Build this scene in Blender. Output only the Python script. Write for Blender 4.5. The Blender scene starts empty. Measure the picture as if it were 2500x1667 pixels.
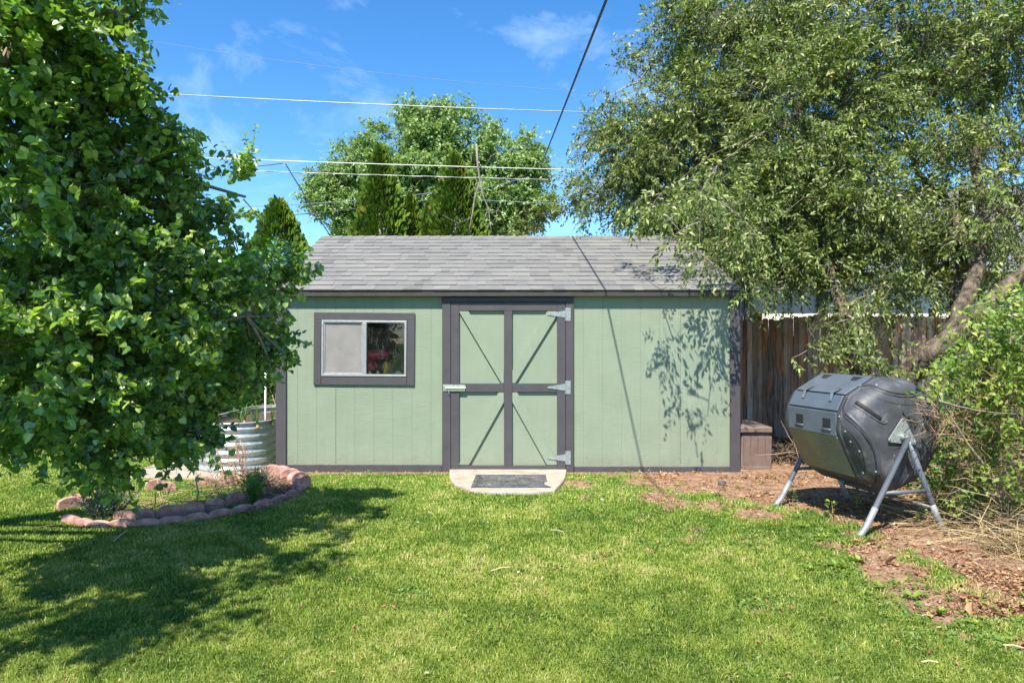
import bpy, math, random
import numpy as np
from mathutils import Vector, Matrix

# ------------------------------------------------------------------ camera, sky, sun
scene = bpy.context.scene
COL = scene.collection
F = 1700.0; CAMH = 1.37                      # focal length in photo pixels, eye height
cam_d = bpy.data.cameras.new("camera"); cam = bpy.data.objects.new("camera", cam_d); COL.objects.link(cam)
cam.location = (0, 0, CAMH); cam.rotation_euler = (math.radians(90), 0, 0)
cam_d.sensor_width = 36; cam_d.lens = 36 * F / 2500; cam_d.clip_end = 2000; cam_d.clip_start = 0.05
scene.camera = cam
scene.render.resolution_x = 1024; scene.render.resolution_y = 682

SUN = Vector((0.36, 1.0, -1.65)).normalized()   # direction the light travels
sd = bpy.data.lights.new("sun", 'SUN'); sun = bpy.data.objects.new("sun", sd); COL.objects.link(sun)
sd.energy = 5.0; sd.angle = math.radians(0.5); sd.color = (1.0, 0.94, 0.83)
sun.rotation_euler = SUN.to_track_quat('-Z', 'Y').to_euler(); sun.location = (-3, -8, 12)

world = bpy.data.worlds.new("World"); scene.world = world; world.use_nodes = True
nt = world.node_tree; nt.nodes.clear()
def N(t, k, **kw):
    n = t.nodes.new(k)
    for a, b in kw.items(): setattr(n, a, b)
    return n
sky = N(nt, 'ShaderNodeTexSky', sky_type='NISHITA', sun_disc=False)
sky.sun_elevation = math.asin(-SUN.z); sky.sun_rotation = math.atan2(-SUN.x, -SUN.y)
sky.altitude = 1600; sky.air_density = 1.0; sky.dust_density = 0.3; sky.ozone_density = 2.2
hs = N(nt, 'ShaderNodeHueSaturation'); hs.inputs['Saturation'].default_value = 1.3; hs.inputs['Value'].default_value = 0.92
hs.inputs['Hue'].default_value = 0.5
nt.links.new(sky.outputs[0], hs.inputs['Color'])
tc = N(nt, 'ShaderNodeTexCoord'); mp = N(nt, 'ShaderNodeMapping')
mp.inputs['Scale'].default_value = (2.2, 1.0, 5.0); mp.inputs['Rotation'].default_value = (0.3, 0.5, 0.2)
nt.links.new(tc.outputs['Generated'], mp.inputs['Vector'])
nz = N(nt, 'ShaderNodeTexNoise'); nz.inputs['Scale'].default_value = 1.9; nz.inputs['Detail'].default_value = 9; nz.inputs['Roughness'].default_value = 0.62; nz.inputs['Distortion'].default_value = 0.5
nt.links.new(mp.outputs[0], nz.inputs['Vector'])
cr = N(nt, 'ShaderNodeValToRGB'); cr.color_ramp.elements[0].position = 0.515; cr.color_ramp.elements[1].position = 0.85
cr.color_ramp.elements[1].color = (0.55, 0.55, 0.55, 1)
nt.links.new(nz.outputs['Fac'], cr.inputs[0])
mx = N(nt, 'ShaderNodeMix', data_type='RGBA'); nt.links.new(cr.outputs[0], mx.inputs[0]); nt.links.new(hs.outputs[0], mx.inputs[6]); mx.inputs[7].default_value = (4.0, 5.0, 6.6, 1)
bg = N(nt, 'ShaderNodeBackground'); bg.inputs['Strength'].default_value = 0.135
wo = N(nt, 'ShaderNodeOutputWorld'); nt.links.new(mx.outputs[2], bg.inputs[0]); nt.links.new(bg.outputs[0], wo.inputs[0])
scene.view_settings.view_transform = 'Standard'; scene.view_settings.look = 'None'
scene.view_settings.exposure = 1.17; scene.view_settings.gamma = 1.0
scene.cycles.max_bounces = 6; scene.cycles.transparent_max_bounces = 8

random.seed(7); rng = np.random.default_rng(11)
V3 = Vector
def at(px, py, Y):                           # photo pixel at depth Y -> point in the place
    return V3(((px - 1250) * Y / F, Y, CAMH - (py - 833) * Y / F))
def gnd(px, py):                             # photo pixel on the ground -> (x, y)
    Y = CAMH * F / (py - 833); return ((px - 1250) * Y / F, Y)

# ------------------------------------------------------------------ noise in numpy
_perm = rng.random((256, 256))
def vnoise(x, y):
    xi = np.floor(x).astype(int); yi = np.floor(y).astype(int); fx = x - xi; fy = y - yi
    fx = fx*fx*(3-2*fx); fy = fy*fy*(3-2*fy)
    g = lambda a, b: _perm[a % 256, b % 256]
    return (g(xi, yi)*(1-fx)+g(xi+1, yi)*fx)*(1-fy) + (g(xi, yi+1)*(1-fx)+g(xi+1, yi+1)*fx)*fy
def fbm(x, y, o=4):
    s = 0; a = 0.5
    for k in range(o): s = s + a*vnoise(x*2**k+17*k, y*2**k+5*k); a *= 0.5
    return s/(1-0.5**o)
def inpoly(x, y, P):
    r = np.zeros(np.shape(x), bool); n = len(P)
    for i in range(n):
        x0, y0 = P[i]; x1, y1 = P[(i+1) % n]
        if y0 == y1: continue
        c = ((y0 > y) != (y1 > y)) & (x < (x1-x0)*(y-y0)/(y1-y0)+x0); r ^= c
    return r
def segdist(x, y, P):                        # distance to a polyline
    d = np.full(np.shape(x), 1e9)
    for (x0, y0), (x1, y1) in zip(P[:-1], P[1:]):
        L = (x1-x0)**2+(y1-y0)**2; t = np.clip(((x-x0)*(x1-x0)+(y-y0)*(y1-y0))/L, 0, 1)
        d = np.minimum(d, np.hypot(x-x0-t*(x1-x0), y-y0-t*(y1-y0)))
    return d

# ------------------------------------------------------------------ objects
WLOC = {}
def tag(o, label=None, cat=None, group=None, kind=None):
    if label: o['label'] = label
    if cat: o['category'] = cat
    if group: o['group'] = group
    if kind: o['kind'] = kind
    return o
def thing(name, loc, label, cat, group=None):
    o = bpy.data.objects.new(name, None); COL.objects.link(o); o.location = loc; o.empty_display_size = 0.1
    WLOC[o.name] = V3(loc); return tag(o, label, cat, group)
def link(me, name, parent, org):
    o = bpy.data.objects.new(name, me); COL.objects.link(o)
    base = WLOC[parent.name] if parent else V3((0, 0, 0))
    if parent: o.parent = parent
    o.location = org - base; WLOC[o.name] = org
    return o
class MB:
    def __init__(s): s.v = []; s.f = []; s.c = []; s.cc = (0.5, 0.5, 0.5, 1); s.smooth = False
    def add(s, vs, fs):
        n = len(s.v); s.v += [tuple(v) for v in vs]; s.f += [tuple(n+i for i in f) for f in fs]; s.c += [s.cc]*len(vs); return s
    def box(s, x0, x1, y0, y1, z0, z1, rot=None, piv=None):
        vs = [V3((x, y, z)) for z in (z0, z1) for y in (y0, y1) for x in (x0, x1)]
        if rot is not None:
            p = V3(piv) if piv is not None else V3(((x0+x1)/2, (y0+y1)/2, (z0+z1)/2)); vs = [p+rot@(v-p) for v in vs]
        return s.add(vs, [(0,2,3,1),(4,5,7,6),(0,1,5,4),(2,6,7,3),(0,4,6,2),(1,3,7,5)])
    def prism(s, pts, y0, y1, M=None):       # polygon in x,z extruded along y
        n = len(pts); vs = [V3((x, y0, z)) for x, z in pts]+[V3((x, y1, z)) for x, z in pts]
        if M is not None: vs = [M@v for v in vs]
        return s.add(vs, [tuple(range(n)), tuple(range(2*n-1, n-1, -1))]+[(i, i+n, (i+1) % n+n, (i+1) % n) for i in range(n)])
    def tube(s, pts, rad, k=8, cap=True):
        pts = [V3(p) for p in pts]; n = len(pts)
        rad = rad if isinstance(rad, (list, tuple)) else [rad]*n
        vs = []; up = V3((0.13, 0.31, 0.94))
        for i, p in enumerate(pts):
            t = (pts[min(i+1, n-1)]-pts[max(i-1, 0)]).normalized()
            a = t.cross(up)
            if a.length < 1e-3: a = t.cross(V3((1, 0, 0)))
            a.normalize(); b = t.cross(a)
            vs += [p+(a*math.cos(6.28318*j/k)+b*math.sin(6.28318*j/k))*rad[i] for j in range(k)]
        fs = [(i*k+j, i*k+(j+1) % k, (i+1)*k+(j+1) % k, (i+1)*k+j) for i in range(n-1) for j in range(k)]
        if cap: fs += [tuple(range(k-1, -1, -1)), tuple(range((n-1)*k, n*k))]
        return s.add(vs, fs)
    def lathe(s, prof, c, k=20, M=None):     # (r, z) profile around z at c
        vs = []; n = len(prof)
        for r, z in prof: vs += [V3((r*math.cos(6.28318*j/k), r*math.sin(6.28318*j/k), z)) for j in range(k)]
        if M is not None: vs = [M@v for v in vs]
        vs = [V3(c)+v for v in vs]
        return s.add(vs, [(i*k+j, i*k+(j+1) % k, (i+1)*k+(j+1) % k, (i+1)*k+j) for i in range(n-1) for j in range(k)]+[tuple(range(k-1, -1, -1)), tuple(range((n-1)*k, n*k))])
    def build(s, name, mat, parent=None, org=None, bevel=0, smooth=False, seg=2):
        if org is None: org = WLOC[parent.name] if parent else V3((0, 0, 0))
        org = V3(org)
        me = bpy.data.meshes.new(name); me.from_pydata([tuple(V3(v)-org) for v in s.v], [], s.f); me.validate(); me.update()
        if len(me.vertices) == len(s.c):
            ca = me.color_attributes.new('var', 'FLOAT_COLOR', 'POINT'); ca.data.foreach_set('color', np.array(s.c, np.float32).ravel())
        for m in (mat if isinstance(mat, (list, tuple)) else [mat]): me.materials.append(m)
        o = link(me, name, parent, org)
        if smooth: me.polygons.foreach_set('use_smooth', [True]*len(me.polygons))
        if bevel:
            b = o.modifiers.new('bevel', 'BEVEL'); b.width = bevel; b.segments = seg; b.limit_method = 'ANGLE'; b.angle_limit = math.radians(35)
        return o
def np_mesh(name, verts, quads, mat, parent=None, org=None, var=None, smooth=False, matidx=None):
    if org is None: org = WLOC[parent.name] if parent else V3((0, 0, 0))
    org = V3(org)
    verts = (np.asarray(verts)-np.array(org)).astype(np.float32); q = np.asarray(quads, np.int32); k = q.shape[1]
    me = bpy.data.meshes.new(name); me.vertices.add(len(verts)); me.vertices.foreach_set('co', verts.ravel())
    me.loops.add(q.size); me.loops.foreach_set('vertex_index', q.ravel())
    me.polygons.add(len(q)); me.polygons.foreach_set('loop_start', np.arange(0, q.size, k, dtype=np.int32)); me.polygons.foreach_set('loop_total', np.full(len(q), k, np.int32))
    if smooth: me.polygons.foreach_set('use_smooth', np.ones(len(q), bool))
    if matidx is not None: me.polygons.foreach_set('material_index', np.asarray(matidx, np.int32))
    for m in (mat if isinstance(mat, (list, tuple)) else [mat]): me.materials.append(m)
    me.update(calc_edges=True)
    if var is not None:
        ca = me.color_attributes.new('var', 'FLOAT_COLOR', 'POINT'); ca.data.foreach_set('color', np.asarray(var, np.float32).ravel())
    return link(me, name, parent, org)

# ------------------------------------------------------------------ materials
def mk(name):
    m = bpy.data.materials.new(name); m.use_nodes = True; t = m.node_tree; t.nodes.clear()
    out = N(t, 'ShaderNodeOutputMaterial'); p = N(t, 'ShaderNodeBsdfPrincipled'); t.links.new(p.outputs[0], out.inputs[0]); return m, t, p, out
def ramp(t, stops):
    r = N(t, 'ShaderNodeValToRGB'); e = r.color_ramp.elements
    while len(e) < len(stops): e.new(0.5)
    for i, (pos, c) in enumerate(stops): e[i].position = pos; e[i].color = (*c, 1)
    return r
def noise(t, scale, stretch=(1, 1, 1), detail=4, rough=0.55, world=True):
    g = N(t, 'ShaderNodeNewGeometry') if world else N(t, 'ShaderNodeTexCoord'); mpn = N(t, 'ShaderNodeMapping'); mpn.inputs['Scale'].default_value = stretch
    t.links.new(g.outputs['Position' if world else 'Object'], mpn.inputs['Vector'])
    n = N(t, 'ShaderNodeTexNoise'); n.inputs['Scale'].default_value = scale; n.inputs['Detail'].default_value = detail; n.inputs['Roughness'].default_value = rough
    t.links.new(mpn.outputs[0], n.inputs['Vector']); return n
def bump(t, p, src, strength, dist=0.01, chain=None):
    b = N(t, 'ShaderNodeBump'); b.inputs['Strength'].default_value = strength; b.inputs['Distance'].default_value = dist
    t.links.new(src, b.inputs['Height'])
    if chain: t.links.new(chain.outputs[0], b.inputs['Normal'])
    t.links.new(b.outputs[0], p.inputs['Normal']); return b
def surf(name, stops, scale=8, stretch=(1, 1, 1), rough=0.7, bmp=0.3, bscale=None, bstretch=None, metal=0, detail=5, bdist=0.01, coat=0):
    m, t, p, o = mk(name); n = noise(t, scale, stretch, detail); r = ramp(t, stops); t.links.new(n.outputs['Fac'], r.inputs[0]); t.links.new(r.outputs[0], p.inputs['Base Color'])
    p.inputs['Roughness'].default_value = rough; p.inputs['Metallic'].default_value = metal; p.inputs['Coat Weight'].default_value = coat
    if bmp: b = noise(t, bscale or scale*4, bstretch or stretch, 4); bump(t, p, b.outputs['Fac'], bmp, bdist)
    return m
def varmat(name, stops, rough=0.8, transl=0.0, spec=0.3, nscale=0, tint=(1.0, 1.0, 1.0), bmp=0, bstretch=(1, 1, 1), tstops=None, nmix=0.4):
    """colour from the per-leaf / per-board random value 'var'.r, broken up by noise"""
    m, t, p, o = mk(name); a = N(t, 'ShaderNodeAttribute', attribute_name='var'); sp = N(t, 'ShaderNodeSeparateColor'); t.links.new(a.outputs['Color'], sp.inputs[0])
    r = ramp(t, stops); src = sp.outputs[0]
    if nscale:
        n = noise(t, nscale, bstretch, 5); mm = N(t, 'ShaderNodeMix', data_type='FLOAT'); mm.inputs[0].default_value = nmix
        t.links.new(sp.outputs[0], mm.inputs[2]); t.links.new(n.outputs['Fac'], mm.inputs[3]); src = mm.outputs[0]
        if bmp: bump(t, p, n.outputs['Fac'], bmp, 0.01)
    t.links.new(src, r.inputs[0]); t.links.new(r.outputs[0], p.inputs['Base Color']); p.inputs['Roughness'].default_value = rough; p.inputs['Specular IOR Level'].default_value = spec
    if transl:
        tr = N(t, 'ShaderNodeBsdfTranslucent'); mxs = N(t, 'ShaderNodeMixShader'); mxs.inputs[0].default_value = transl
        mu = N(t, 'ShaderNodeMix', data_type='RGBA', blend_type='MULTIPLY'); mu.inputs[0].default_value = 1; t.links.new(r.outputs[0], mu.inputs[6]); mu.inputs[7].default_value = (*tint, 1)
        t.links.new(mu.outputs[2], tr.inputs[0]); t.links.new(p.outputs[0], mxs.inputs[1]); t.links.new(tr.outputs[0], mxs.inputs[2]); t.links.new(mxs.outputs[0], o.inputs[0])
    return m
M = {}
M['leaf_l'] = varmat('heart_leaf', [(0, (0.03, 0.078, 0.02)), (0.4, (0.09, 0.175, 0.036)), (0.75, (0.21, 0.32, 0.06)), (1, (0.5, 0.56, 0.13))], 0.33, 0.36, 1.0, tint=(1.7, 2.0, 0.7))
M['leaf_r'] = varmat('narrow_leaf', [(0, (0.035, 0.06, 0.016)), (0.4, (0.1, 0.145, 0.03)), (0.75, (0.22, 0.275, 0.065)), (0.96, (0.46, 0.49, 0.2)), (1, (0.38, 0.18, 0.06))], 0.45, 0.3, 0.5, tint=(1.4, 1.6, 0.6))
M['leaf_c'] = varmat('poplar_leaf', [(0, (0.1, 0.17, 0.045)), (0.5, (0.2, 0.3, 0.09)), (0.9, (0.34, 0.44, 0.18)), (1, (0.6, 0.66, 0.42))], 0.5, 0.3, 0.4, tint=(1.4, 1.6, 0.7))
M['leaf_t'] = varmat('scale_leaf', [(0, (0.03, 0.07, 0.01)), (0.5, (0.1, 0.17, 0.016)), (0.9, (0.22, 0.3, 0.032)), (1, (0.3, 0.2, 0.05))], 0.7, 0.2, 0.2, tint=(1.4, 1.6, 0.5))
M['leaf_v'] = varmat('vine_leaf', [(0, (0.05, 0.12, 0.02)), (0.4, (0.13, 0.22, 0.035)), (0.8, (0.26, 0.34, 0.06)), (1, (0.42, 0.4, 0.12))], 0.5, 0.35, 0.4, tint=(1.4, 1.5, 0.6))
M['leaf_g'] = varmat('bush_leaf', [(0, (0.03, 0.09, 0.015)), (0.5, (0.07, 0.17, 0.03)), (1, (0.16, 0.28, 0.05))], 0.5, 0.35, 0.4, tint=(1.4, 1.7, 0.6))
M['lav'] = varmat('lavender_leaf', [(0, (0.06, 0.11, 0.06)), (0.6, (0.15, 0.21, 0.13)), (1, (0.25, 0.3, 0.22))], 0.7, 0.2, 0.2)
M['grass'] = varmat('grass_blade', [(0, (0.065, 0.125, 0.016)), (0.35, (0.165, 0.245, 0.032)), (0.7, (0.31, 0.37, 0.065)), (0.88, (0.4, 0.4, 0.13)), (1, (0.58, 0.46, 0.26))], 0.55, 0.3, 0.35, tint=(1.3, 1.4, 0.6))
M['litter'] = varmat('dry_leaf', [(0, (0.09, 0.045, 0.022)), (0.4, (0.26, 0.13, 0.06)), (0.75, (0.42, 0.26, 0.14)), (1, (0.6, 0.47, 0.3))], 0.8, 0.15, 0.2)
M['straw'] = varmat('dry_straw', [(0, (0.12, 0.08, 0.045)), (0.5, (0.33, 0.24, 0.12)), (1, (0.55, 0.44, 0.25))], 0.8, 0, 0.2)
M['dtwig'] = varmat('dead_twig', [(0, (0.12, 0.07, 0.045)), (0.5, (0.3, 0.19, 0.12)), (1, (0.42, 0.3, 0.19))], 0.8, 0, 0.2)
M['bark_l'] = surf('smooth_bark', [(0.3, (0.13, 0.095, 0.065)), (0.7, (0.34, 0.27, 0.19))], 20, (1, 1, 1), 0.85, 0.4)
M['bark_r'] = surf('furrowed_bark', [(0.3, (0.022, 0.017, 0.011)), (0.5, (0.1, 0.076, 0.05)), (0.68, (0.21, 0.165, 0.11))], 9, (2.2, 2.2, 0.7), 0.9, 1.0, 22, (3, 3, 0.6), bdist=0.03)
M['twig'] = surf('grey_twig', [(0.3, (0.12, 0.095, 0.075)), (0.7, (0.3, 0.26, 0.21))], 20, (1, 1, 1), 0.85, 0)
M['trim'] = surf('charcoal_paint', [(0.3, (0.05, 0.046, 0.052)), (0.7, (0.062, 0.058, 0.065))], 6, (1, 1, 1), 0.6, 0.35, 30, (1, 1, 1), bdist=0.004)
M['fascia'] = surf('dark_fascia', [(0.3, (0.03, 0.025, 0.024)), (0.7, (0.05, 0.042, 0.04))], 8, rough=0.6, bmp=0.2)
M['metal'] = surf('galvanised_zinc', [(0.35, (0.22, 0.25, 0.25)), (0.65, (0.32, 0.35, 0.35))], 45, rough=0.5, bmp=0.05, metal=0.35)
M['bright'] = surf('polished_bolt', [(0.3, (0.55, 0.56, 0.5)), (0.7, (0.8, 0.82, 0.78))], 20, rough=0.22, bmp=0, metal=0.9)
M['alu'] = surf('aluminium', [(0.3, (0.3, 0.31, 0.32)), (0.7, (0.4, 0.41, 0.42))], 30, rough=0.4, bmp=0.05, metal=0.4)
M['dark'] = surf('unlit_timber', [(0.3, (0.04, 0.03, 0.022)), (0.7, (0.08, 0.06, 0.045))], 6, rough=0.9, bmp=0.2)
M['concrete'] = surf('pale_concrete', [(0.25, (0.22, 0.18, 0.14)), (0.5, (0.33, 0.275, 0.22)), (0.75, (0.4, 0.335, 0.275))], 7, rough=0.9, bmp=0.5, bscale=90, bdist=0.004, detail=8)
M['rubber'] = surf('grey_rubber', [(0.3, (0.035, 0.037, 0.04)), (0.7, (0.1, 0.105, 0.11))], 14, rough=0.75, bmp=0.5, bscale=150, bdist=0.003, detail=8)
M['terra'] = surf('red_concrete', [(0.25, (0.2, 0.09, 0.075)), (0.5, (0.4, 0.21, 0.175)), (0.75, (0.56, 0.35, 0.3))], 14, rough=0.9, bmp=0.45, bscale=80, bdist=0.004, detail=8)
M['plastic'] = surf('dusty_black_plastic', [(0.3, (0.038, 0.041, 0.048)), (0.55, (0.06, 0.064, 0.074)), (0.72, (0.15, 0.152, 0.158))], 9, rough=0.5, bmp=0.5, bscale=420, bdist=0.0015, detail=8)
M['lid'] = surf('satin_grey_plastic', [(0.3, (0.065, 0.082, 0.106)), (0.7, (0.095, 0.115, 0.143))], 5, rough=0.34, bmp=0.12, bscale=60, bdist=0.002)
M['belly'] = surf('ground_reflection_plastic', [(0.3, (0.23, 0.18, 0.1)), (0.7, (0.3, 0.235, 0.14))], 5, rough=0.4, bmp=0.1, bscale=60, bdist=0.002)  # tan reflection of the ground put into the plastic's colour
M['groove'] = surf('painted_recess_shade', [(0.3, (0.008, 0.008, 0.009)), (0.7, (0.014, 0.014, 0.015))], 5, rough=0.7, bmp=0)  # shade inside recesses and seams put into a near-black colour
M['legp'] = surf('powder_coated_tube', [(0.3, (0.075, 0.085, 0.105)), (0.7, (0.11, 0.125, 0.15))], 8, rough=0.45, bmp=0.1, bscale=60)
M['legz'] = surf('worn_galvanised_tube', [(0.3, (0.2, 0.215, 0.23)), (0.7, (0.34, 0.355, 0.37))], 16, rough=0.45, bmp=0.1, metal=0.3)
M['box'] = surf('brown_resin', [(0.3, (0.13, 0.09, 0.075)), (0.7, (0.19, 0.135, 0.115))], 9, rough=0.6, bmp=0.15, bscale=90, bdist=0.003)
M['soil'] = surf('dark_soil', [(0.3, (0.03, 0.022, 0.016)), (0.7, (0.1, 0.07, 0.05))], 30, rough=1, bmp=1)
M['mulch'] = varmat('bark_mulch', [(0, (0.08, 0.05, 0.035)), (0.5, (0.22, 0.14, 0.09)), (1, (0.42, 0.31, 0.22))], 0.9, 0, 0.2)
M['pvc'] = surf('white_pipe', [(0.3, (0.7, 0.72, 0.74)), (0.7, (0.8, 0.8, 0.8))], 8, rough=0.4, bmp=0)
M['siding_w'] = surf('white_lap_paint', [(0.3, (0.66, 0.6, 0.53)), (0.7, (0.74, 0.68, 0.6))], 5, rough=0.7, bmp=0.1)
M['postd'] = surf('dark_painted_post', [(0.3, (0.05, 0.045, 0.05)), (0.7, (0.08, 0.07, 0.075))], 5, rough=0.6, bmp=0.1)
M['soffit'] = surf('orange_stained_soffit', [(0.3, (0.42, 0.2, 0.06)), (0.7, (0.55, 0.3, 0.1))], 5, (1, 1, 1), rough=0.7, bmp=0.1)
M['roof2'] = surf('grey_garage_shingle', [(0.35, (0.09, 0.09, 0.1)), (0.65, (0.15, 0.15, 0.165))], 6, (0.6, 3, 3), rough=0.95, bmp=0.4)
M['oroof'] = surf('orange_tile', [(0.3, (0.42, 0.13, 0.05)), (0.7, (0.6, 0.24, 0.12))], 8, rough=0.8, bmp=0.3)
M['tanwall'] = surf('tan_stucco', [(0.3, (0.4, 0.32, 0.24)), (0.7, (0.48, 0.4, 0.3))], 8, rough=0.9, bmp=0.3)
M['wireb'] = surf('black_cable', [(0.3, (0.012, 0.012, 0.014)), (0.7, (0.02, 0.02, 0.022))], 5, rough=0.5, bmp=0)
M['wirew'] = surf('silver_cable', [(0.3, (0.55, 0.55, 0.56)), (0.7, (0.72, 0.72, 0.72))], 5, rough=0.45, bmp=0, metal=0.3)
M['wireg'] = surf('thin_grey_cable', [(0.3, (0.14, 0.2, 0.28)), (0.7, (0.17, 0.24, 0.32))], 5, rough=0.6, bmp=0)
M['red'] = surf('red_plastic', [(0.3, (0.75, 0.015, 0.04)), (0.7, (0.85, 0.04, 0.07))], 4, rough=0.4, bmp=0)
M['yellow'] = surf('amber_plastic', [(0.3, (0.7, 0.3, 0.01)), (0.7, (0.85, 0.42, 0.03))], 4, rough=0.35, bmp=0)
M['lime'] = surf('lime_felt', [(0.3, (0.45, 0.6, 0.12)), (0.7, (0.6, 0.72, 0.25))], 40, rough=0.9, bmp=0.3)
M['pale'] = surf('pale_tin', [(0.3, (0.45, 0.42, 0.38)), (0.7, (0.7, 0.66, 0.6))], 40, rough=0.5, bmp=0.2)
M['wood'] = surf('raw_stud', [(0.3, (0.2, 0.12, 0.06)), (0.7, (0.34, 0.22, 0.12))], 6, (6, 6, 1), rough=0.8, bmp=0.2)
M['stone'] = surf('pebble', [(0.3, (0.3, 0.27, 0.23)), (0.7, (0.6, 0.55, 0.48))], 15, rough=0.9, bmp=0.3)
M['flower'] = varmat('pink_flower', [(0, (0.4, 0.2, 0.3)), (1, (0.65, 0.45, 0.5))], 0.8, 0.2)

# painted siding: grooves are geometry, the fine horizontal saw texture and flaking are bump
def siding(name, c0, c1, strength=0.55):
    m, t, p, o = mk(name)
    n = noise(t, 3.0, (1, 1, 1), 5); r = ramp(t, [(0.3, c0), (0.7, c1)]); t.links.new(n.outputs['Fac'], r.inputs[0])
    fine = noise(t, 6, (0.8, 1, 22), 6, 0.7); fl = noise(t, 14, (1, 1, 0.6), 6, 0.75)
    mu = N(t, 'ShaderNodeMix', data_type='RGBA', blend_type='MULTIPLY'); rr = ramp(t, [(0.3, (0.8, 0.84, 0.8)), (0.6, (1, 1, 1))]); t.links.new(fine.outputs['Fac'], rr.inputs[0])
    mu.inputs[0].default_value = 0.6; t.links.new(r.outputs[0], mu.inputs[6]); t.links.new(rr.outputs[0], mu.inputs[7]); zg = N(t, 'ShaderNodeNewGeometry'); zs = N(t, 'ShaderNodeSeparateXYZ'); t.links.new(zg.outputs['Position'], zs.inputs[0]); dn = noise(t, 9, (1, 1, .5), 6, .7)
    za = N(t, 'ShaderNodeMath', operation='MULTIPLY_ADD'); t.links.new(dn.outputs['Fac'], za.inputs[0]); za.inputs[1].default_value = .5; t.links.new(zs.outputs[2], za.inputs[2])
    dr_ = ramp(t, [(0.27, (.45, .45, .45)), (0.42, (0, 0, 0))]); t.links.new(za.outputs[0], dr_.inputs[0])
    st_ = noise(t, 3.5, (6, 6, .35), 5, .7); sr_ = ramp(t, [(0.35, (.97, .975, .97)), (0.65, (1.02, 1.02, 1.02))]); t.links.new(st_.outputs['Fac'], sr_.inputs[0])
    mu2 = N(t, 'ShaderNodeMix', data_type='RGBA', blend_type='MULTIPLY'); mu2.inputs[0].default_value = 1; t.links.new(mu.outputs[2], mu2.inputs[6]); t.links.new(sr_.outputs[0], mu2.inputs[7])
    md_ = N(t, 'ShaderNodeMix', data_type='RGBA'); t.links.new(dr_.outputs[0], md_.inputs[0]); t.links.new(mu2.outputs[2], md_.inputs[6]); md_.inputs[7].default_value = (.2, .17, .11, 1); t.links.new(md_.outputs[2], p.inputs['Base Color'])
    p.inputs['Roughness'].default_value = 0.62
    b1 = bump(t, p, fine.outputs['Fac'], strength, 0.006)
    # paint ridges get rougher towards the foot of the wall, where it has weathered
    g = N(t, 'ShaderNodeNewGeometry'); sx = N(t, 'ShaderNodeSeparateXYZ'); t.links.new(g.outputs['Position'], sx.inputs[0])
    mr = N(t, 'ShaderNodeMapRange'); mr.inputs[1].default_value = 0.0; mr.inputs[2].default_value = 0.75; mr.inputs[3].default_value = 1.0; mr.inputs[4].default_value = 0.12; t.links.new(sx.outputs[2], mr.inputs[0])
    rid = ramp(t, [(0.55, (0, 0, 0)), (0.66, (1, 1, 1))]); t.links.new(fl.outputs['Fac'], rid.inputs[0])
    ml = N(t, 'ShaderNodeMath', operation='MULTIPLY'); t.links.new(rid.outputs[0], ml.inputs[0]); t.links.new(mr.outputs[0], ml.inputs[1])
    b2 = N(t, 'ShaderNodeBump'); b2.inputs['Strength'].default_value = 0.35; b2.inputs['Distance'].default_value = 0.006
    t.links.new(ml.outputs[0], b2.inputs['Height']); t.links.new(b1.outputs[0], b2.inputs['Normal']); t.links.new(b2.outputs[0], p.inputs['Normal'])
    return m
M['green'] = siding('sage_siding', (0.202, 0.247, 0.178), (0.229, 0.272, 0.2))
M['joint'] = surf('open_joint', [(.3, (.02, .028, .02)), (.7, (.06, .08, .06))], 60, rough=.9, bmp=0)
M['gdoor'] = siding('sage_door_paint', (0.205, 0.248, 0.18), (0.223, 0.266, 0.196), 0.12)
# shingles: random grey per tab from 'var', plus granules
def shingle():
    m, t, p, o = mk('asphalt_shingle'); a = N(t, 'ShaderNodeAttribute', attribute_name='var'); sp = N(t, 'ShaderNodeSeparateColor'); t.links.new(a.outputs['Color'], sp.inputs[0])
    r = ramp(t, [(0, (0.125, 0.123, 0.12)), (0.3, (0.155, 0.153, 0.149)), (1, (0.19, 0.188, 0.181))]); t.links.new(sp.outputs[0], r.inputs[0])
    n = noise(t, 220, (1, 1, 1), 3, 0.8); rr = ramp(t, [(0.3, (0.55, 0.55, 0.55)), (0.7, (1.35, 1.35, 1.35))]); t.links.new(n.outputs['Fac'], rr.inputs[0])
    n2 = noise(t, 2.5, (1, 1, 1), 4); r2 = ramp(t, [(0.3, (0.86, 0.86, 0.88)), (0.7, (1.08, 1.07, 1.04))]); t.links.new(n2.outputs['Fac'], r2.inputs[0])
    m1 = N(t, 'ShaderNodeMix', data_type='RGBA', blend_type='MULTIPLY'); m1.inputs[0].default_value = 1; t.links.new(r.outputs[0], m1.inputs[6]); t.links.new(rr.outputs[0], m1.inputs[7])
    m2 = N(t, 'ShaderNodeMix', data_type='RGBA', blend_type='MULTIPLY'); m2.inputs[0].default_value = 1; t.links.new(m1.outputs[2], m2.inputs[6]); t.links.new(r2.outputs[0], m2.inputs[7])
    t.links.new(m2.outputs[2], p.inputs['Base Color']); p.inputs['Roughness'].default_value = 0.95; p.inputs['Specular IOR Level'].default_value = 0.2; bump(t, p, n.outputs['Fac'], 0.4, 0.004)
    return m
M['shingle'] = shingle()
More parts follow.
